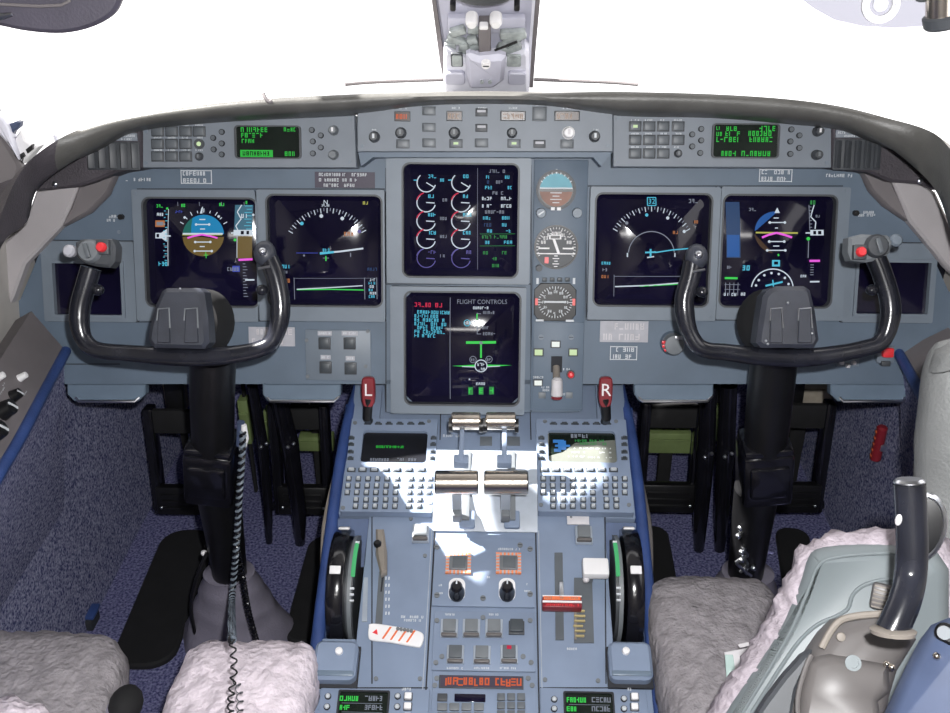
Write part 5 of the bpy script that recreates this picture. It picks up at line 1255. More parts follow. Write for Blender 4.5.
# greyish square indents between the reverse levers
for x0, x1 in ((480, 492), (507, 520)):
    mb = MB().mat('button'); (c, w, h) = R(x0, 437, x1, 446); mb.box((*c, .0008), (w, h, .002), .0005); mb.build('inset_plate', PR)

# ------------------------------------------------------------------ flight management keypads
def fms(side):
    Xs = (lambda x: x) if side < 0 else (lambda x: x+197.5)
    C = [(352, 419), (438, 419), (432, 512), (340, 512)] if side < 0 else [(537, 419), (626, 419), (634, 512), (537, 512)]
    D = Thing('flight_computer_keypad', 'keypad unit with a dark screen and rows of small keys beside the L handle' if side < 0 else 'keypad unit with a sunlit coloured map screen beside the R handle', 'keypad', PED, 390 if side < 0 else 586, 466, .002, group='keypad units on the pedestal')
    P = D.P(C, .014); w0 = (P[1][0]-P[0][0]+P[2][0]-P[3][0])/2; cxx = sum(p[0] for p in P)/4; yt = (P[0][1]+P[1][1])/2; yb = (P[2][1]+P[3][1])/2
    s = (362, 431.5, 427, 463) if side < 0 else (548, 431.5, 616, 463)
    (sc, sw, sh) = D.R(*s, off=.012)
    ou = [(cxx+x, (yt+yb)/2+y) for x, y in rrect(w0, yt-yb, .002, 4)]; inn = [(sc[0]+x, sc[1]+y) for x, y in rrect(sw, sh, .006, 4)]
    mb = MB().mat('pedestal'); mb.ring(ou, inn, 0, .014, .004); mb.build('faceplate', D.root)
    mb = MB().mat('screenmatte' if side < 0 else 'lcd'); mb.prism([(sc[0]+(p[0]-sc[0])*1.02, sc[1]+(p[1]-sc[1])*1.02) for p in inn], .003, .008); so = mb.build('screen', D.root)
    mb = MB(); rg = random.Random(44+side); z = .0086
    def q_(m, a, b, c, d): (cc, w, h) = D.R(a, b, c, d, .008); mb.mat(m); mb.box((*cc, z), (w, h, .0004))
    if side < 0:
        mb.mat('e_pixgreen'); a = D.L(376, 448, .008); b = D.L(403, 446, .008); glyph_row(mb, a[0], a[1], b[0], b[1]-a[1], z, rg, dense=1, gap=.1)
        mb.mat('e_dimwhite')
        for u, v in ((364, 390), (397, 420)): a = D.L(u, 461, .008); b = D.L(v, 458.5, .008); glyph_row(mb, a[0], a[1], b[0], b[1]-a[1], z, rg)
    else:
        mb.mat('lcddark'); mb.prism([(p[0], p[1]) for p in D.P([(549, 433), (615, 433), (615, 440), (600, 441), (575, 443), (563, 452), (552, 455), (549, 456)], .008)], .008, .0082)
        q_('e_mapblue', 553, 440, 564, 443); q_('e_mapblue', 555, 445, 570, 447); q_('e_mapblue', 558, 441, 566, 450); q_('e_mapblue', 554, 449, 561, 452)
        mb.mat('e_dimwhite'); a = D.L(571, 438, .008); b = D.L(592, 434.5, .008); glyph_row(mb, a[0], a[1], b[0], b[1]-a[1], z, rg)
        mb.mat('e_dimgreen')
        for (u, v, y) in ((575, 604, 442), (580, 606, 445)): a = D.L(u, y, .008); b = D.L(v, y-2, .008); glyph_row(mb, a[0], a[1], b[0], b[1]-a[1], z, rg)
        mb.mat('print')
        for (u, v, y) in ((574, 612, 449), (570, 612, 453), (566, 590, 457), (582, 612, 458)): a = D.L(u, y, .008); b = D.L(v, y-.8, .008); glyph_row(mb, a[0], a[1], b[0], b[1]-a[1], z, rg, dense=.4)
    mb.build('screen_text', so, smooth=0)
    # keys
    kw = sw/68*5.4; 
    key = None
    def put(x, y, w, h, dark=False):
        nonlocal key
        c = D.L(Xs(x) if side < 0 else x, y, .016)
        mb = MB().mat('keydark'); mb.box((0, 0, .001), (w*1.2, h*1.18, .002), .0005); mb.mat('keydark' if dark else 'key'); mb.box((0, h*.03, .004), (w*.9, h*.82, .005), .0014, taper=.8)
        kk = (round(w, 4), round(h, 4), dark)
        if kk in cache: copy_of(cache[kk], (c[0], c[1], .0135), D.root)
        else: cache[kk] = mb.build('key', D.root, loc=(c[0], c[1], .0135))
    cache = {}
    sx_ = .1895; ox = 320 if side < 0 else 480
    if side < 0:
        xs3 = (152, 202, 253, 303, 354, 406, 480, 532, 582); xs2 = (190, 243, 293, 346, 398, 472, 525); top = (165, 224, 286, 345, 405, 468, 535)
    else:
        xs3 = (334, 384, 438, 490, 541, 595, 663, 713, 764); xs2 = (386, 438, 490, 545, 598, 668, 720); top = (340, 400, 460, 520, 583, 643, 705)
    for r, y in enumerate((478.5, 485.5, 492.2)):
        for x in xs3: put(ox+x*sx_-r*(.8 if side < 0 else 0), y, kw*.86, kw*.92)
    for r, y in enumerate((499.5, 506)):
        for x in xs2: put(ox+x*sx_-r*.6*(side < 0), y, kw*.86, kw*.92)
    for x in top: put(ox+x*sx_, 469.5, kw*1.35, kw*.75, False)
    xk = (351.5, 433.5) if side < 0 else (541.5, 624.5)
    for x in xk:
        for y in (437.5, 444, 451.5, 458): put(x+(0.0 if side > 0 else -(y-437)*.05), y, kw*.95, kw*.55, True)
    for i in range(6): put((367.5 if side < 0 else 553.5)+i*10.8, 423.3, kw*1.2, kw*.3, True)
    for x, y in (((355, 423), (429, 421.5), (343, 508), (430, 503)) if side < 0 else ((545, 421.5), (616, 421.5), (541, 505), (629, 505))):
        c = D.L(x, y, .014); mb = MB().mat('midgrey'); mb.cyl((*c, .013), (*c, .0152), .0035, n=10); mb.build('screw', D.root)
fms(-1); fms(1)

# ------------------------------------------------------------------ throttle quadrant block and levers
Q = Thing('throttle_quadrant', 'pale raised throttle quadrant block in bright sun at the middle of the pedestal', 'throttle quadrant', PED, 485, 486, .002)
(c, w, h) = Q.R(435, 449, 537, 530, .02)
yq0 = Q.L(485, 449, .022)[1]; yq1 = Q.L(485, 532, .0)[1]
wq = Q.L(537, 480, .02)[0]-Q.L(434.5, 480, .02)[0]; cq = (Q.L(537, 480, .02)[0]+Q.L(434.5, 480, .02)[0])/2
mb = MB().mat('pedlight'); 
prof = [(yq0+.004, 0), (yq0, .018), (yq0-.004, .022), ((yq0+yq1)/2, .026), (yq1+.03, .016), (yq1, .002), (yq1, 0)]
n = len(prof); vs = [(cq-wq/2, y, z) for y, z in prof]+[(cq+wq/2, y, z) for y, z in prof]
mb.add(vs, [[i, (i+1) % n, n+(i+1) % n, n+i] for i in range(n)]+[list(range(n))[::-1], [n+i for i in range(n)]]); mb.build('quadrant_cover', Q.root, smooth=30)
for x in (466, 511):
    a = Q.L(x, 452, .024); b = Q.L(x+1, 522, .018)
    mb = MB().mat('midgrey'); mb.box(((a[0]+b[0])/2, (a[1]+b[1])/2, .0225), (.012, a[1]-b[1], .007), .001); mb.mat('pedestal'); mb.box((b[0], b[1]+.004, .018), (.024, .030, .008), .003); mb.build('lever_slot', Q.root)
def throttle(px, lab):
    D = Thing('throttle_lever', lab, 'throttle lever', PED, px, 510, .02, group='throttle levers')
    hg = .075
    # grip
    a = D.L(px-22+(0 if px < 490 else -.5), 482.5, hg); b = D.L(px+21.5, 482.5, hg); rad = abs(D.L(px, 470.5, hg)[1]-D.L(px, 494.5, hg)[1])/2*.86
    mb = MB().mat('chrome'); mb.cyl((a[0], a[1], hg), (b[0], b[1], hg), rad, n=32, bev=.002); mb.build('grip', D.root)
    g = ((a[0]+b[0])/2, a[1])
    mb = MB().mat('pedlight'); mb.box((g[0], g[1]-.012, hg*.52), (.014, .012, hg), .002, Matrix.Rotation(-.16, 3, 'X')); mb.mat('midgrey'); mb.box((g[0], g[1]-.024, hg*.30), (.013, .012, .02), .002); mb.build('stem', D.root)
    # reverse lever ahead of it
    p0 = D.L(px+4, 466, .07); p1 = D.L(px+9-(0 if px < 490 else 8), 430, .085); p2 = D.L(px+11 if px < 490 else px-5, 421.5, .09)
    a2 = D.L(451.5 if px < 490 else 486, 421, .09); b2 = D.L(480.5 if px < 490 else 516, 421, .09); r2 = abs(D.L(px, 412.5, .09)[1]-D.L(px, 429.5, .09)[1])/2*.84
    m2 = (a2[0]+b2[0])/2
    xa = D.L(462 if px < 490 else 504.5, 430, .09)[0]
    mb = MB().mat('pedestal'); mb.box((xa, (p0[1]+p2[1])/2, .082), (.0075, p2[1]-p0[1], .006), .0015); mb.box((xa, p0[1]+.004, .076), (.022, .016, .016), .002); mb.build('reverse_arm', D.root)
    mb = MB().mat('chrome'); mb.cyl((a2[0], a2[1], .09), (b2[0], b2[1], .09), r2, n=28, bev=.002)
    mb.mat('black'); mb.cyl((a2[0]-.004, a2[1]-.005, .086), (a2[0]+.002, a2[1]-.005, .086), r2*.8, n=16); mb.cyl((b2[0]-.002, b2[1]-.006, .086), (b2[0]+.004, b2[1]-.006, .086), r2*.8, n=16); mb.build('reverse_grip', D.root)
throttle(457, 'throttle lever with two brushed metal grips beside the dark-screened keypad'); throttle(506.5, 'throttle lever with two brushed metal grips beside the sunlit map keypad')

# ------------------------------------------------------------------ fuel control panel, button panel, radio stack in the middle column
def sheet(D, m, a, z0, z1, parent=None, name='faceplate', bev=.001):
    (c, w, h) = D.R(*a); mb = MB().mat(m); mb.box((c[0], c[1], (z0+z1)/2), (w, h, z1-z0), bev); return mb.build(name, parent or D.root)
D = Thing('fuel_control_panel', 'panel with two orange hatched square switches and two black knobs', 'control panel', PED, 483, 573, .001)
sheet(D, 'pedestal', (433.5, 540, 534, 608), 0, .005)
for x in (458.5, 508.5):
    (c, w, h) = D.R(x-12.5, 555.5, x+12.5, 576); mb = MB()
    ou = rrect(w, h, .001, 1)
    K = 13
    for i in range(K):                                     # hatched guard
        for sy in (-1, 1): mb.mat('hatch' if i % 2 == 0 else 'placardgrey'); mb.box((c[0]-w/2+w*(i+.5)/K, c[1]+sy*(h/2-.0025), .007), (w/K*1.02, .005, .004))
        for sx_ in (-1, 1): mb.mat('hatch' if i % 2 == 0 else 'placardgrey'); mb.box((c[0]+sx_*(w/2-.0025), c[1]-h/2+h*(i+.5)/K, .0071), (.005, h/K*1.02, .004))
    mb.build('hatched_guard', D.root)
    mb = MB().mat('midgrey'); mb.box((*c, .007), (w*.70, h*.70, .008), .0015); mb.mat('button'); mb.box((c[0]+.001, c[1], .0115), (w*.52, h*.54, .003), .0008); mb.build('switch_cap', D.root)
for x in (457, 507):
    c = D.L(x, 594.5); c2 = D.L(x, 589)
    mb = MB().mat('white'); mb.rr((c2[0], c2[1]-.004), .024, .036, .010, .005, .007, 5); mb.build('knob_plate', D.root)
    mb = MB().mat('blackgloss'); mb.lathe([(.0115, 0), (.0115, .006), (.0095, .010), (.0085, .022), (.006, .025), (.002, .0255)], 22, Matrix.Translation((c[0], c[1]-.002, .006)) @ Matrix.Scale(1.15, 4, (0, 1, 0))); mb.mat('print'); mb.box((c[0], c[1]+.004, .031), (.0022, .007, .001)); mb.build('selector_knob', D.root)
mb = MB().mat('print'); rg = random.Random(17)
for a, y, b in ((437, 586, 444), (438, 594, 443), (523, 585, 530), (524, 592, 532), (478, 578, 491), (447, 550, 470), (498, 550, 520)):
    p = D.L(a, y+1.8); q_ = D.L(b, y); glyph_row(mb, p[0], p[1], q_[0], q_[1]-p[1], .0054, rg)
mb.build('lettering', D.root)
for x, y in ((437, 549), (530, 551), (437, 597), (530, 596), (483, 600), (520, 547)):
    c = D.L(x, y); mb = MB().mat('midgrey'); mb.cyl((*c, .004), (*c, .0068), .0042, n=12); mb.mat('seam'); mb.box((*c, .0069), (.006, .001, .0004)); mb.build('screw', D.root)
D = Thing('button_panel', 'panel of seven square push buttons below the two black knobs', 'control panel', PED, 483, 643, .001)
sheet(D, 'pedestal', (433, 613, 535, 672), 0, .004)
rows_ = [(449.5, 629.5, 'midgrey'), (471.5, 629.5, 'midgrey'), (494, 629.5, 'midgrey'), (516.5, 629.5, 'keydark'), (455.5, 655.5, 'button'), (482, 656, 'midgrey'), (509, 655.5, 'button')]
for i, (x, y, m) in enumerate(rows_):
    (c, w, h) = D.R(x-7.5, y-8.5, x+7.5, y+8.5); mb = MB()
    if m != 'keydark': mb.mat('pedlight'); mb.box((c[0], c[1]-h*.06, .006), (w*1.15, h*1.05, .006), .001); mb.mat('taupe'); mb.box((c[0], c[1]-h*.48, .009), (w*1.05, h*.22, .008), .002)
    else: mb.mat('darkgrey'); mb.box((*c, .005), (w*1.05, h*.8, .004), .001)
    mb.mat(m); mb.box((c[0], c[1]+h*.05, .010), (w*.86, h*.72, .006), .001)
    if i == 6: mb.mat('e_red'); mb.box((c[0], c[1]+h*.25, .0132), (w*.3, h*.2, .0006))
    mb.build('push_button', D.root)
mb = MB().mat('print')
for a, y, b in ((447, 668.5, 464), (474, 668.5, 490), (500, 668.5, 518), (445, 615, 455), (489, 615, 499)):
    p = D.L(a, y+1.8); q_ = D.L(b, y); glyph_row(mb, p[0], p[1], q_[0], q_[1]-p[1], .0044, rg)
mb.build('lettering', D.root)
for x, y in ((437, 622), (530, 622), (436, 664), (531, 664), (442, 658), (523, 658), (483, 619)):
    c = D.L(x, y); mb = MB().mat('midgrey'); mb.cyl((*c, .003), (*c, .0058), .0036, n=12); mb.build('screw', D.root)
D = Thing('cabin_pager_unit', 'radio unit with a red glowing text strip and small keys at the bottom centre', 'radio', PED, 482, 694, .001)
sheet(D, 'pedestal', (431.5, 674, 536.5, 735), 0, .005)
(c, w, h) = D.R(440, 678, 522.5, 690); mb = MB().mat('darkgrey'); mb.box((*c, .006), (w*1.02, h*1.06, .003), .0006); mb.mat('placarddark'); mb.box((*c, .0073), (w*.98, h*.94, .001)); so = mb.build('text_strip', D.root)
mb = MB().mat('e_orange'); rg = random.Random(33)
x = c[0]-w*.47
for i in range(15):
    if i != 9: glyph_row(mb, x, c[1]-h*.34+(.0008 if i % 3 else -.0006), x+w*.05, h*.62, .0081, rg, dense=1, gap=9)
    x += w*.064
mb.build('glowing_text', so, smooth=0)
sheet(D, 'screen', (454.5, 695.5, 485.5, 703.5), .004, .0065, name='dark_window')
for x, y in [(442.5, 699.5)]+[(x, 709+9*r) for r in range(3) for x in (442.5, 454.5, 466.5, 479)]:
    (c, w, h) = D.R(x-5, y-3.7, x+5, y+3.7); mb = MB().mat('midgrey' if y > 702 else 'darkgrey'); mb.box((*c, .007), (w, h, .005), .001); mb.build('key', D.root)
for r in range(4):
    for x in (501, 511, 521):
        (c, w, h) = D.R(x-4, 695.5+8.5*r, x+4, 702.5+8.5*r); mb = MB().mat('button'); mb.box((*c, .007), (w, h, .005), .001); mb.build('key', D.root)
for x, y in ((437, 680), (528, 680), (435, 687), (532, 687)):
    c = D.L(x, y); mb = MB().mat('midgrey'); mb.cyl((*c, .004), (*c, .0065), .0036, n=12); mb.build('screw', D.root)

# ------------------------------------------------------------------ radios at the lower corners
for side in (-1, 1):
    D = Thing('radio_tuning_unit', 'radio unit with a small green digit screen, lower corner beside the left seat pad' if side < 0 else 'radio unit with a small green digit screen, lower corner beside the right seat pad', 'radio', PED, 371 if side < 0 else 592, 705, .001, group='radio units at the foot of the pedestal')
    sheet(D, 'pedestal', (317, 690, 428, 760) if side < 0 else (541, 690, 649, 760), 0, .005)
    s = (337, 692.5, 389, 735) if side < 0 else (563.5, 694, 614.5, 735)
    (c, w, h) = D.R(*s); ou = [(c[0]+x, c[1]+y) for x, y in rrect(w, h, .002, 2)]; inn = [(c[0]+x, c[1]+y) for x, y in rrect(w*.93, h*.93, .002, 2)]
    mb = MB().mat('seam'); mb.ring(ou, inn, .003, .009, .005); mb.mat('lcddark'); mb.prism(inn, .004, .0058); so = mb.build('screen', D.root)
    mb = MB(); rg = random.Random(7+side)
    ox = s[0]
    for r in range(3):
        y = s[1]+7.5+r*9
        for a, b, m in ((3, 22, 'e_green'), (28, 47, 'e_dimwhite')):
            p = D.L(ox+a, y+2.5); q_ = D.L(ox+b-(8 if r and a == 3 else 0), y-2.2); mb.mat(m if not (r and a == 28) else 'e_dimwhite'); glyph_row(mb, p[0], p[1], q_[0], q_[1]-p[1], .0062, rg, dense=1, gap=.15)
            mb.mat('e_dimgreen'); p = D.L(ox+3, y+4.6); q_ = D.L(ox+48, y+4.2); 
        mb.mat('e_dimwhite'); mb.box(((p[0]+q_[0])/2, p[1], .0061), ((q_[0]-p[0])*.9, .0005, .0003))
    mb.build('digits', so, smooth=0)
    for (x, y) in [(328.5, 698), (327.5, 708.5), (327, 719), (398, 698), (397.5, 708.5)] if side < 0 else [(554, 701), (554, 710.5), (554, 720), (623.5, 700.5), (623.5, 710.5)]:
        c = D.L(x, y); mb = MB().mat('seam'); mb.cyl((*c, .004), (*c, .007), .0045, n=12); mb.mat('key'); mb.ball((c[0], c[1], .008), .0035, (1, 1, .7)); mb.build('line_key', D.root)
    for (x, y) in [(408.5, 698.5), (408, 708.5), (408, 719)] if side < 0 else [(634, 699), (634, 709), (634.5, 719)]:
        (c, w, h) = D.R(x-4, y-3.6, x+4, y+3.6); mb = MB().mat('darkgrey'); mb.box((*c, .006), (w*1.1, h*1.1, .003), .0006); mb.mat('white'); mb.box((*c, .009), (w*.9, h*.9, .006), .0015); mb.build('push_button', D.root)
    mb = MB().mat('print'); p = D.L(402 if side < 0 else 625, 692); q_ = D.L(412 if side < 0 else 634, 689.5); glyph_row(mb, p[0], p[1], q_[0], q_[1]-p[1], .0054, rg); mb.build('lettering', D.root)

# ------------------------------------------------------------------ left strip: lever with black knob and striped placard
D = Thing('speed_brake_lever', 'worn pale lever with a black button lying in its slot beside the left trim wheel', 'lever', PED, 381, 565, .001)
P = D.P([(377, 568), (382, 568), (388, 640), (376, 640)]); mb = MB().mat('button'); mb.prism(D.P([(379, 572), (385, 573), (382, 628), (375, 628)]), -.001, .0012); mb.mat('seam'); mb.prism(D.P([(382, 576), (384, 577), (382, 592), (380.5, 592)]), 0, .002); mb.build('slot', D.root)
mb = MB().mat('tan'); mb.prism(D.P([(376, 530), (384, 530), (387, 552), (387, 573), (381, 576), (376, 556)], .01), .004, .016, .004); mb.build('lever_arm', D.root)
mb = MB().mat('black'); c = D.L(377.5, 543, .02); mb.lathe([(.0055, 0), (.0058, .005), (.004, .008), (.001, .0085)], 16, Matrix.Translation((*c, .015))); mb.build('button', D.root)
mb = MB().mat('pedlight'); mb.prism(D.P([(364, 578), (368, 578), (367, 622), (362, 622)]), 0, .002); mb.build('scale_strip', D.root)
D = Thing('striped_placard', 'white placard with red slanted stripes lying across the left strip of the pedestal', 'placard', PED, 396, 636, .003)
mb = MB().mat('white'); mb.prism([(v.x, v.y) for v in smooth_path([(*p, 0) for p in D.P([(370, 625), (380, 625), (410, 630), (421, 633), (424, 638), (421, 647), (415, 647.5), (390, 643), (372, 641), (368.5, 637), (369, 628)])], 3, True)], 0, .004, .001)
mb.build('placard_plate', D.root)
mb = MB().mat('orange')
for i in range(4):
    mb.prism(D.P([(390+i*8, 628+i*1.2), (392+i*8, 628.3+i*1.2), (384+i*8, 640+i*1.2), (382+i*8, 640+i*1.2)]), .004, .0046)
mb.mat('red'); mb.prism(D.P([(372.5, 634), (377, 630.5), (378, 636)]), .004, .0046); mb.build('stripes', D.root)
mb = MB().mat('midgrey')
for i in range(5): 
    c = D.L(398+i*3.4, 630.5+i*.5); mb.cyl((*c, .003), (*c, .007), .0025, n=8)
mb.build('rivets', D.root)
def sq(px, py, lab):
    D = Thing('guarded_push_button', lab, 'button', PED, px, py, .001)
    (c, w, h) = D.R(px-7.5, py-8, px+7.5, py+8); mb = MB().mat('pedlight'); mb.box((c[0], c[1]-h*.05, .004), (w*1.12, h*1.05, .008), .001); mb.mat('taupe'); mb.box((c[0], c[1]-h*.46, .010), (w, h*.2, .008), .002); mb.build('button_mount', D.root)
    mb = MB().mat('midgrey'); mb.box((c[0], c[1]+h*.05, .010), (w*.85, h*.72, .006), .001); mb.build('button_cap', D.root)
sq(421, 534.5, 'square grey push button below the dark-screened keypad'); sq(583.5, 536, 'square grey push button below the sunlit map keypad')
# ------------------------------------------------------------------ right strip: flap lever with red handle, yellow detents, white lever
D = Thing('flap_lever', 'flap lever with a red and orange flat handle crossing its slot', 'lever', PED, 561, 603, .001)
mb = MB().mat('button'); mb.prism(D.P([(554.5, 553), (562.5, 553), (564, 640), (555.5, 640)]), -.001, .0014); mb.build('slot', D.root)
mb = MB().mat('button'); mb.prism(D.P([(574, 578), (592, 578), (594, 643), (574, 643)]), -.001, .0012); mb.build('scale_recess', D.root)
mb = MB().mat('detent'); rg = random.Random(5)
for i in range(6): 
    c = D.L(578+rg.random()*2, 612+i*5); mb.box((*c, .003), (.012+.004*rg.random(), .003, .004), .0008)
mb.mat('tan'); p = D.P([(574, 610), (576.5, 610), (576.5, 640), (574.5, 640)]); mb.prism(p, 0, .003); mb.build('detents', D.root)
a = D.L(561, 584, .01); c = D.L(561.5, 601, .03)
mb = MB().mat('steel'); mb.box((a[0], (a[1]+c[1])/2, .012), (.006, abs(a[1]-c[1]), .012), .001); mb.build('lever_arm', D.root)
(c, w, h) = D.R(542, 597, 582, 609, .03); mb = MB().mat('darkred'); mb.box((c[0], c[1], .026), (w, h*.95, .016), .003); mb.mat('white'); mb.box((c[0], c[1]-h*.02, .0345), (w*.98, h*.16, .0012)); mb.mat('orange'); mb.box((c[0], c[1]+h*.28, .0345), (w*.92, h*.30, .0014), .0005)
mb.mat('white'); mb.box((c[0], c[1]+h*.46, .0342), (w*.98, h*.10, .001)); rg = random.Random(3); mb.mat('tan'); glyph_row(mb, c[0]-w*.42, c[1]+h*.2, c[0]+w*.42, h*.17, .0353, rg); mb.mat('red'); glyph_row(mb, c[0]-w*.42, c[1]-h*.38, c[0]+w*.42, h*.2, .0345, rg); mb.build('handle', D.root)
D = Thing('white_lever_knob', 'square white lever knob standing over the slot beside the right trim wheel', 'lever', PED, 594, 572, .001)
a = D.L(590, 588, .0); mb = MB().mat('midgrey'); mb.box((a[0], a[1]+.012, .012), (.008, .010, .026), .001); mb.build('lever_arm', D.root)
(c, w, h) = D.R(582.5, 560, 608.5, 577, .03); mb = MB().mat('white'); mb.box((c[0], c[1], .030), (w, h, .016), .003); mb.build('knob_cap', D.root)
mb = MB().mat('placard'); e = D.L(586, 579.5, .022); mb.ball((e[0], e[1], .022), .005); mb.build('release_button', D.root)
# ------------------------------------------------------------------ trim wheels
for side in (-1, 1):
    px = 346 if side < 0 else 625
    f = PED.shifted(-.045); D = Thing('trim_wheel', 'black trim wheel with a green index bar beside the %s' % ('worn lever with the black button' if side < 0 else 'white lever knob'), 'trim wheel', f, px, 598)
    D.root.matrix_world = f.mat(L(485, 500)[0]*0+PE.c[0]+cx0+side*(HW-rw/2+.002), (f.hit(px, 545)[1]+f.hit(px, 640)[1])/2+.002, 0)
    Rw = .092
    rot = Matrix.Rotation(PI/2, 4, 'Y')
    mb = MB().mat('blackgloss'); mb.lathe([(Rw*.78, -.013), (Rw*.97, -.012), (Rw, -.007), (Rw, .007), (Rw*.97, .012), (Rw*.78, .013)], 56, Matrix.Translation((side*.008, 0, 0)) @ rot); mb.build('wheel_rim', D.root)
    for a in (38, 100): mb = MB().mat('white'); mb.box((side*.008, Rw*math.cos(math.radians(a)), Rw*math.sin(math.radians(a))), (.016, .012, .004), .001, Matrix.Rotation(math.radians(a-90), 3, 'X')); mb.build('white_mark', D.root)
    mb = MB().mat('midgrey'); mb.lathe([(Rw*.86, -.003), (Rw*.88, -.003), (Rw*.88, .003), (Rw*.86, .003)], 48, Matrix.Translation((-side*.012, 0, 0)) @ rot); mb.mat('darkgrey')
    mb.lathe([(.01, -.007), (Rw*.80, -.007), (Rw*.80, .004), (.01, .004)], 48, Matrix.Translation((-side*.012, 0, 0)) @ rot); mb.build('inner_disc', D.root)
    mb = MB().mat('e_greenbar'); b = [math.radians(a) for a in range(64, 109, 5)]; xs = -side*.0165
    mb.tube([(xs, (Rw*.885)*math.cos(a), (Rw*.885)*math.sin(a)) for a in b], .0032, 6); mb.mat('print')
    for a in (60, 116, 122, 128): mb.box((xs, Rw*.885*math.cos(math.radians(a)), Rw*.885*math.sin(math.radians(a))), (.006, .003, .002))
    mb.build('index_bar', D.root)
# ------------------------------------------------------------------ lidded trays
for px, b, lab in ((335, (314, 641, 357, 680), 'blue-grey lidded tray with a white latch beside the left seat pad'), (631, (609, 642, 652, 680), 'blue-grey lidded tray with a white latch beside the right seat pad')):
    D = Thing('lidded_tray', lab, 'tray', PED, px, 660, .001); s = -1 if px < 480 else 1
    (c, w, h) = D.R(*b, off=.02)
    mb = MB().mat('seam'); mb.box((c[0], c[1]-.003, .003), (w*1.06, h*1.08, .006), .001); mb.build('tray_base', D.root)
    mb = MB().mat('pedestal'); mb.rr((0, 0), 1, 1, .1, 0, .001) if False else None
    mb.rr(c, w, h, .010, .004, .024, 5, .004); mb.mat('lip'); mb.box((c[0], c[1]-h*.36, .024), (w*.92, h*.14, .004), .002); mb.build('lid', D.root)
    e = D.L(px+4 if s < 0 else px-5, 651, .026); mb = MB().mat('white'); mb.lathe([(.0055, 0), (.005, .005), (.002, .0065)], 14, Matrix.Translation((*e, .0235))); mb.build('latch', D.root)
D = Thing('small_card', 'pale rectangular plate in the sun just below the map keypad', 'plate', PED, 577, 519, .001)
(c, w, h) = D.R(567, 514, 589, 525); mb = MB().mat('placard'); mb.box((*c, .0012), (w, h, .0024), .0006); mb.mat('midgrey'); cc = D.L(571, 518); mb.cyl((*cc, .002), (*cc, .0035), .002, n=8); o = mb.build('plate', D.root)

# ================================================================== seats
def thigh(lab, pts, Z, h, m, nm='thigh_pad', amp=.004, base='shell'):
    o = AZ(sum(p[0] for p in pts)/len(pts), sum(p[1] for p in pts)/len(pts), Z)
    r = empty('seat_pad', Matrix.Translation(o), lab, 'seat pad')
    P = [AZ(p[0], p[1]-10, Z) for p in pts]; P = [(v.x-o.x, v.y-o.y) for v in P]
    P = [(v.x, v.y) for v in smooth_path([(*p, 0) for p in P], 6, True)]
    mb = MB().mat(m); pad(P, -h, h, 18, amp, 55, mb=mb); mb.build('fleece_cover', r, smooth=70)
    mb = MB().mat(base); cxx = sum(p[0] for p in P)/len(P); cyy = sum(p[1] for p in P)/len(P)
    mb.prism([(cxx+(p[0]-cxx)*.9, cyy+(p[1]-cyy)*.9) for p in P], -h-.03, -h+.01); mb.mat('darkgrey'); mb.box((cxx, cyy, (-h-.03-o.z)/2), (.10, .12, o.z-h-.03), .004); mb.build('pad_base', r); return r
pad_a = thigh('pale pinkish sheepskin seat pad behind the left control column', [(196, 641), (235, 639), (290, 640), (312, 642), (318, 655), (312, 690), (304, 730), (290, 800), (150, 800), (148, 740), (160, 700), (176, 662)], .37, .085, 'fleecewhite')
pad_b = thigh('shaded grey sheepskin seat pad in the lower left corner', [(-40, 634), (20, 630), (85, 632), (112, 636), (123, 650), (122, 668), (114, 690), (110, 740), (100, 800), (-60, 800), (-70, 700)], .37, .08, 'fleece', amp=.0025)
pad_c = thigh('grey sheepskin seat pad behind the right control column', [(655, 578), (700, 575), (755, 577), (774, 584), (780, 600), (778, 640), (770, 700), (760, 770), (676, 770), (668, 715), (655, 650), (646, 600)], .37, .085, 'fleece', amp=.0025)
# the roll of fleece and the black leather fold at the lower left
r = empty('seat_bolster', Matrix.Translation(AZ(30, 705, .40)), 'pale fleece roll over grey leather at the very lower left corner', 'bolster'); o = AZ(30, 705, .40)
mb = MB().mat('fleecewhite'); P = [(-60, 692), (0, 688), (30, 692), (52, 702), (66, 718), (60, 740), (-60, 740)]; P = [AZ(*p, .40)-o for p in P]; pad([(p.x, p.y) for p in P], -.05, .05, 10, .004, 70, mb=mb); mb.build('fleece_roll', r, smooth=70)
mb = MB().mat('gaiter'); q_ = AZ(88, 712, .36)-o; mb.ball((q_.x, q_.y, -.06), .045, (1.1, .8, .5), 20); mb.build('leather_fold', r)
mb = MB().mat('blackmatte'); q_ = AZ(126, 704, .36)-o; mb.ball((q_.x, q_.y, -.04), .021, (1.0, 1.3, 1), 16); mb.build('black_knob', r); bol = r

# right seat backrest seen from behind: shell with fleece edge
SB = Frame(AY(830, 610, .72), (-.30, -.80, .52))
B = Thing('seat_backrest', 'tilted grey plastic seat back with a woolly edge at the right', 'seat back', SB, 830, 610)
out = [(690, 740), (712, 706), (738, 664), (768, 617), (786, 577), (796, 556), (808, 544), (832, 533), (862, 529), (905, 527), (940, 530), (960, 560), (960, 740)]
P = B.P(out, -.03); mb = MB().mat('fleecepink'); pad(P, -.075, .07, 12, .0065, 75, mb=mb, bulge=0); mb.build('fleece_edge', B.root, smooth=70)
sh = [(706, 745), (735, 700), (776, 638), (798, 590), (808, 560), (818, 551), (840, 547), (880, 546), (935, 548), (950, 570), (950, 745)]
P = B.P(sh); P = [(v.x, v.y) for v in smooth_path([(*p, 0) for p in P[:-2]], 5)]+P[-2:]
mb = MB().mat('shell'); mb.prism(P, -.05, .004, .012); mb.build('back_shell', B.root, smooth=50)
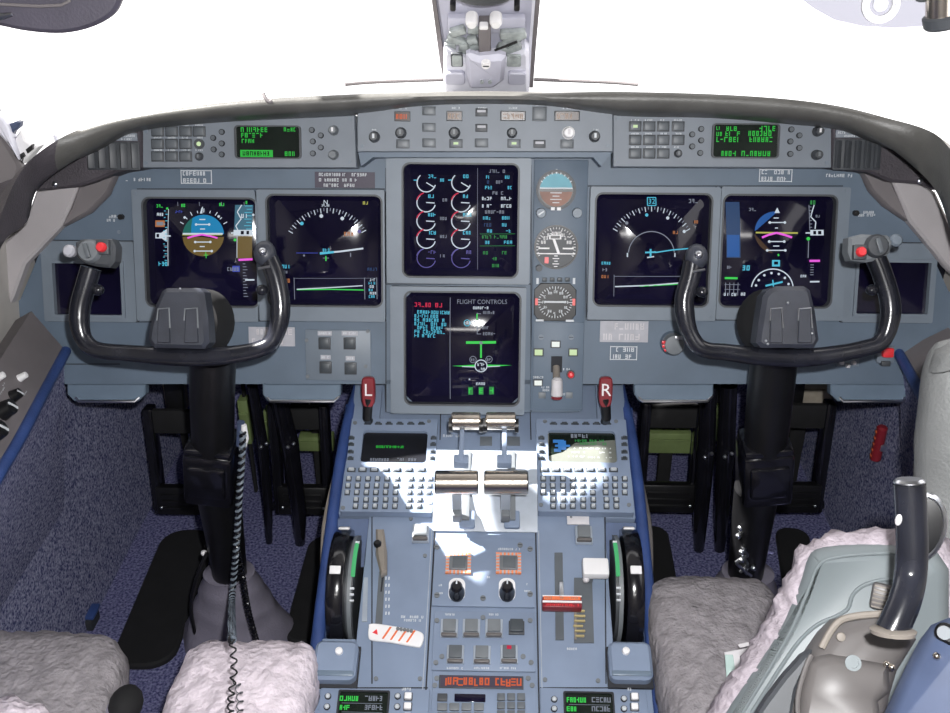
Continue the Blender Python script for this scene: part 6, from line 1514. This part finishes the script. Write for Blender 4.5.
ins = B.P([(742, 710), (790, 640), (812, 600), (822, 566), (842, 557), (880, 555), (905, 562), (905, 600), (872, 590), (850, 598), (832, 618), (800, 662), (770, 712)], .004)
mb = MB().mat('shell'); mb.tube(smooth_path([(*p, .006) for p in B.P([(905, 577), (880, 580), (862, 586), (852, 596), (848, 608), (836, 616), (818, 624), (800, 640), (780, 668), (752, 712)], .004)], 4), .0018, 8); mb.build('shell_bead', B.root)
mb = MB().mat('shell'); mb.tube(smooth_path([(*p, .005) for p in B.P([(735, 725), (786, 640), (808, 590), (818, 566), (836, 557), (885, 553), (905, 556)], .004)], 4), .0016, 8); mb.build('shell_crease', B.root)
# grille pocket, strap and metal seat frame in front of the shell
(c, w, h) = B.R(871, 585, 898, 612, .02); mb = MB().mat('taupe'); mb.box((c[0], c[1], .012), (w, h, .012), .003); mb.mat('tan')
for i in range(6): mb.box((c[0], c[1]-h*.4+h*.16*i, .019), (w*.9, .0012, .002))
mb.build('grille', B.root)
FR = Frame(AY(850, 660, .63), (-.15, -.75, .64))
S_ = Thing('seat_frame_bracket', 'taupe metal seat frame with a round screw below the tilted seat back', 'seat frame', FR, 850, 665)
mb = MB().mat('taupe'); P = S_.P([(788, 730), (792, 700), (802, 676), (815, 655), (828, 636), (842, 622), (870, 616), (905, 620), (920, 640), (900, 672), (892, 700), (885, 740)]); mb.prism(P, -.06, 0, .012); mb.build('frame_plate', S_.root, smooth=50)
mb = MB().mat('taupe'); P = S_.P([(800, 690), (808, 660), (830, 654), (886, 664), (888, 690), (876, 700), (880, 735), (795, 735)]); mb.prism(P, -.03, .016, .008); mb.build('raised_cover', S_.root, smooth=50)
c = S_.L(853, 663, .016); mb = MB().mat('shell'); mb.lathe([(.0065, 0), (.0065, .002), (.0042, .002), (.0042, .0005), (.002, .0005)], 20, Matrix.Translation((*c, .0155))); mb.build('screw', S_.root)
c = S_.L(841, 637, .0); mb = MB().mat('tan'); mb.lathe([(.004, 0), (.0035, .002), (.002, .0025)], 18, Matrix.Translation((*c, -.001))); mb.build('boss', S_.root)
for x, y in ((886, 664), (891, 667)):
    c = S_.L(x, y, .01); mb = MB().mat('chrome'); mb.ball((c[0], c[1], .012), .003); mb.build('rivet', S_.root)
mb = MB().mat('tan'); pts = S_.P([(822, 648), (832, 630), (842, 620), (858, 616), (880, 614), (905, 612)], .004); mb.tube(smooth_path([(*p, .002) for p in pts], 4), .003, 8); mb.build('tan_edging', S_.root)
mb = MB().mat('darkgrey'); P = S_.P([(748, 730), (766, 700), (784, 676), (802, 656), (812, 650), (808, 664), (796, 690), (788, 730)], .0); mb.prism(P, -.02, .004, .003); mb.build('harness_strap', S_.root)
mb = MB().mat('taupe'); P = S_.P([(800, 735), (798, 700), (806, 668), (812, 655)], .01); mb.tube(smooth_path([(*p, .008) for p in P], 4), .0022, 8); mb.build('cable', S_.root)
# black curved armrest tube
o = AY(908, 560, .60); r = empty('armrest_tube', Matrix.Translation(o), 'thick black curved armrest tube rising from the seat frame at the right', 'armrest')
pts = smooth_path([AY(891, 632, .57)-o, AY(897, 620, .575)-o, AY(905, 600, .585)-o, AY(910.5, 575, .60)-o, AY(912, 545, .61)-o, AY(911, 515, .62)-o, AY(909.5, 484, .63)-o], 6)
sc_ = (AY(909.5, 484, .63)-CAM).length/1000
mb = MB().mat('yoke'); mb.tube(pts, [14.6*sc_*.96]*len(pts), 26); mb.build('tube', r)
d = (pts[-1]-pts[-2]).normalized(); mb = MB().mat('steel'); mb.cyl(pts[-1]-d*.001, pts[-1]+d*.004, 14.4*sc_*.96, n=26, bev=.002); mb.build('end_cap', r)
v = AY(898.5, 520, .605)-o; mb = MB().mat('placard'); mb.ball(v, .0042, (.6, .6, 1.2)); mb.build('white_button', r)
mb = MB().mat('tan'); mb.lathe([(.0155, 0), (.0165, .003), (.0145, .004)], 26, Matrix.Translation(AY(893, 634, .565)-o) @ Matrix.Rotation(-.5, 4, 'X')); mb.build('collar', r); arm_ = r
# harness buckle behind the tube, grey padded leather bolster at the right edge
o = AY(922, 525, .72); r = empty('harness_buckle', Matrix.Translation(o), 'black and chrome round buckle behind the black armrest tube', 'buckle')
f = Frame(o, (-.5, -1, .4)); 
mb = MB().mat('black'); mb.T = Matrix.Translation(-o) @ f.mat(0, 0); mb.lathe([(.014, -.01), (.017, 0), (.016, .012), (.007, .014)], 24, Matrix.Scale(1.7, 4, (0, 1, 0))); mb.build('buckle_body', r)
mb = MB().mat('steel'); mb.T = Matrix.Translation(-o) @ f.mat(0, 0); mb.tube([(.017*math.cos(a), .029*math.sin(a), .008) for a in [2*PI*i/28 for i in range(28)]], .003, 8, closed=True); mb.ball((-.012, .012, .014), .006); mb.ball((-.012, -.004, .014), .006)
mb.build('buckle_rim', r)
LB = Frame(AY(945, 470, .80), (-.25, -1, .35)); D = Thing('leather_bolster', 'tall grey leather padded bolster standing at the right edge', 'bolster', LB, 945, 470)
mb = MB().mat('leather'); P = D.P([(940, 350), (955, 343), (1010, 343), (1020, 600), (950, 605), (925, 590), (921, 540), (920, 480), (922, 430), (927, 390), (932, 366)]); P = [(v.x, v.y) for v in smooth_path([(*p, 0) for p in P], 5, True)]; pad(P, -.06, .07, 14, .0012, 25, mb=mb); mb.build('padded_cover', D.root, smooth=70)
mb = MB().mat('leather'); P = D.P([(931, 372), (938, 352), (952, 345), (1005, 345), (1005, 362), (950, 368)]); pad(P, -.03, .055, 8, .002, 40, mb=mb); mb.build('top_fold', D.root, smooth=70)
# blue plastic side box with black switch plate
BB = Frame(AY(915, 670, .56), (-.55, -.62, .56)); D = Thing('seat_side_box', 'blue plastic box with a black switch plate in the lower right corner', 'box', BB, 915, 670)
mb = MB().mat('bluebox'); P = D.P([(868, 760), (880, 715), (900, 672), (915, 642), (928, 625), (945, 618), (990, 612), (1010, 760)]); mb.prism(P, -.06, 0, .012); mb.build('box_shell', D.root, smooth=50)
(c, w, h) = D.R(934, 624, 966, 644); mb = MB().mat('black'); mb.rr(c, w, h, .006, -.001, .008, 4, .002); mb.mat('midgrey'); mb.cyl((c[0]-w*.1, c[1], .007), (c[0]-w*.1, c[1], .012), .005, n=16); mb.build('switch_plate', D.root)
c = D.L(937, 656); mb = MB().mat('chrome'); mb.ball((*c, .001), .003); mb.build('rivet', D.root)
# pale green card on the right pad
o = AZ(735, 668, .40); f = Frame(o, (-.3, -.5, .8)); r = empty('folded_card', f.mat(0, 0), 'pale green folded card tucked between right seat pad and seat back', 'card')
mb = MB().mat('placard'); q_ = lambda *p: [f.hit(*a) for a in p]
mb.prism(q_((724, 652), (745, 648), (770, 640), (770, 690), (728, 682)), -.004, 0, .001); mb.build('card_leaf', r)
M['mint'] = principled('mint_paper', (.42, .55, .52), .6, var=.05)
mb = MB().mat('mint'); mb.prism(q_((725, 655), (733, 655), (738, 690), (727, 686)), 0, .002, .0005); mb.build('mint_edge', r)
mb = MB().mat('placard'); mb.prism(q_((738, 645), (756, 641), (757, 645), (740, 648)), .001, .003); mb.build('loose_leaf', r)

# each pilot seat is one thing: its pads, back, frame and armrest are parts
def adopt(name, loc, label, kids):
    r = empty(name, Matrix.Translation(loc), label, 'seat', 'pilot seats')
    for k, nm in kids:
        k.parent = r; k.matrix_parent_inverse = Matrix.Translation(-Vector(loc)); k.name = nm
        for p in ('label', 'category', 'group'):
            if p in k: del k[p]
adopt('pilot_seat', (-.40, .90, 0), 'left pilot seat with a pale pinkish and a shaded grey sheepskin thigh pad', [(pad_a, 'thigh_pad'), (pad_b, 'thigh_pad'), (bol, 'side_bolster')])
adopt('pilot_seat', (.42, .80, 0), 'right pilot seat with a tilted grey shell back edged in fleece', [(pad_c, 'thigh_pad'), (B.root, 'backrest'), (S_.root, 'frame_bracket'), (arm_, 'armrest')])

# ================================================================== light
w = bpy.data.worlds.new('sky'); SC.world = w; w.use_nodes = True; nt = w.node_tree
bg = nt.nodes['Background']; bg.inputs['Color'].default_value = (1.0, .985, .99, 1); bg.inputs['Strength'].default_value = 2.2
sd = Vector((.62, -.09, -.78)).normalized()
sl = bpy.data.lights.new('sun', 'SUN'); sl.energy = 24.0; sl.angle = math.radians(.6); sl.color = (1, .97, .93)
so = bpy.data.objects.new('sun', sl); COL.objects.link(so); so.rotation_euler = sd.to_track_quat('-Z', 'Y').to_euler(); so.location = (-3, 1.3, 5)
def area(name, loc, size, e, rot=(0, 0, 0), col=(1, 1, 1)):
    l = bpy.data.lights.new(name, 'AREA'); l.energy = e; l.shape = 'RECTANGLE'; l.size = size[0]; l.size_y = size[1]; l.color = col
    o = bpy.data.objects.new(name, l); COL.objects.link(o); o.location = loc; o.rotation_euler = rot; return o
area('cabin_fill_light', (0, -1.1, 1.73), (.7, .5), 18, (math.radians(-12), 0, 0), (1, .97, .95))  # unseen fill light added behind the camera to brighten the panel
fl = bpy.data.lights.new('camera_flash', 'SPOT'); fl.energy = 80; fl.shadow_soft_size = .012; fl.spot_size = math.radians(110); fl.spot_blend = .6
fo = bpy.data.objects.new('camera_flash', fl); COL.objects.link(fo); fo.matrix_world = cam.matrix_world.copy(); fo.location = CAM+UP*.055+RT*.035
vs_ = SC.view_settings; SC.display_settings.display_device = 'sRGB'; vs_.view_transform = 'Standard'; vs_.look = 'None'; vs_.gamma = 1; vs_.use_curve_mapping = False; vs_.exposure = 0.0
SC.cycles.max_bounces = 8; SC.cycles.transparent_max_bounces = 12; SC.cycles.sample_clamp_indirect = 4; SC.cycles.use_denoising = True
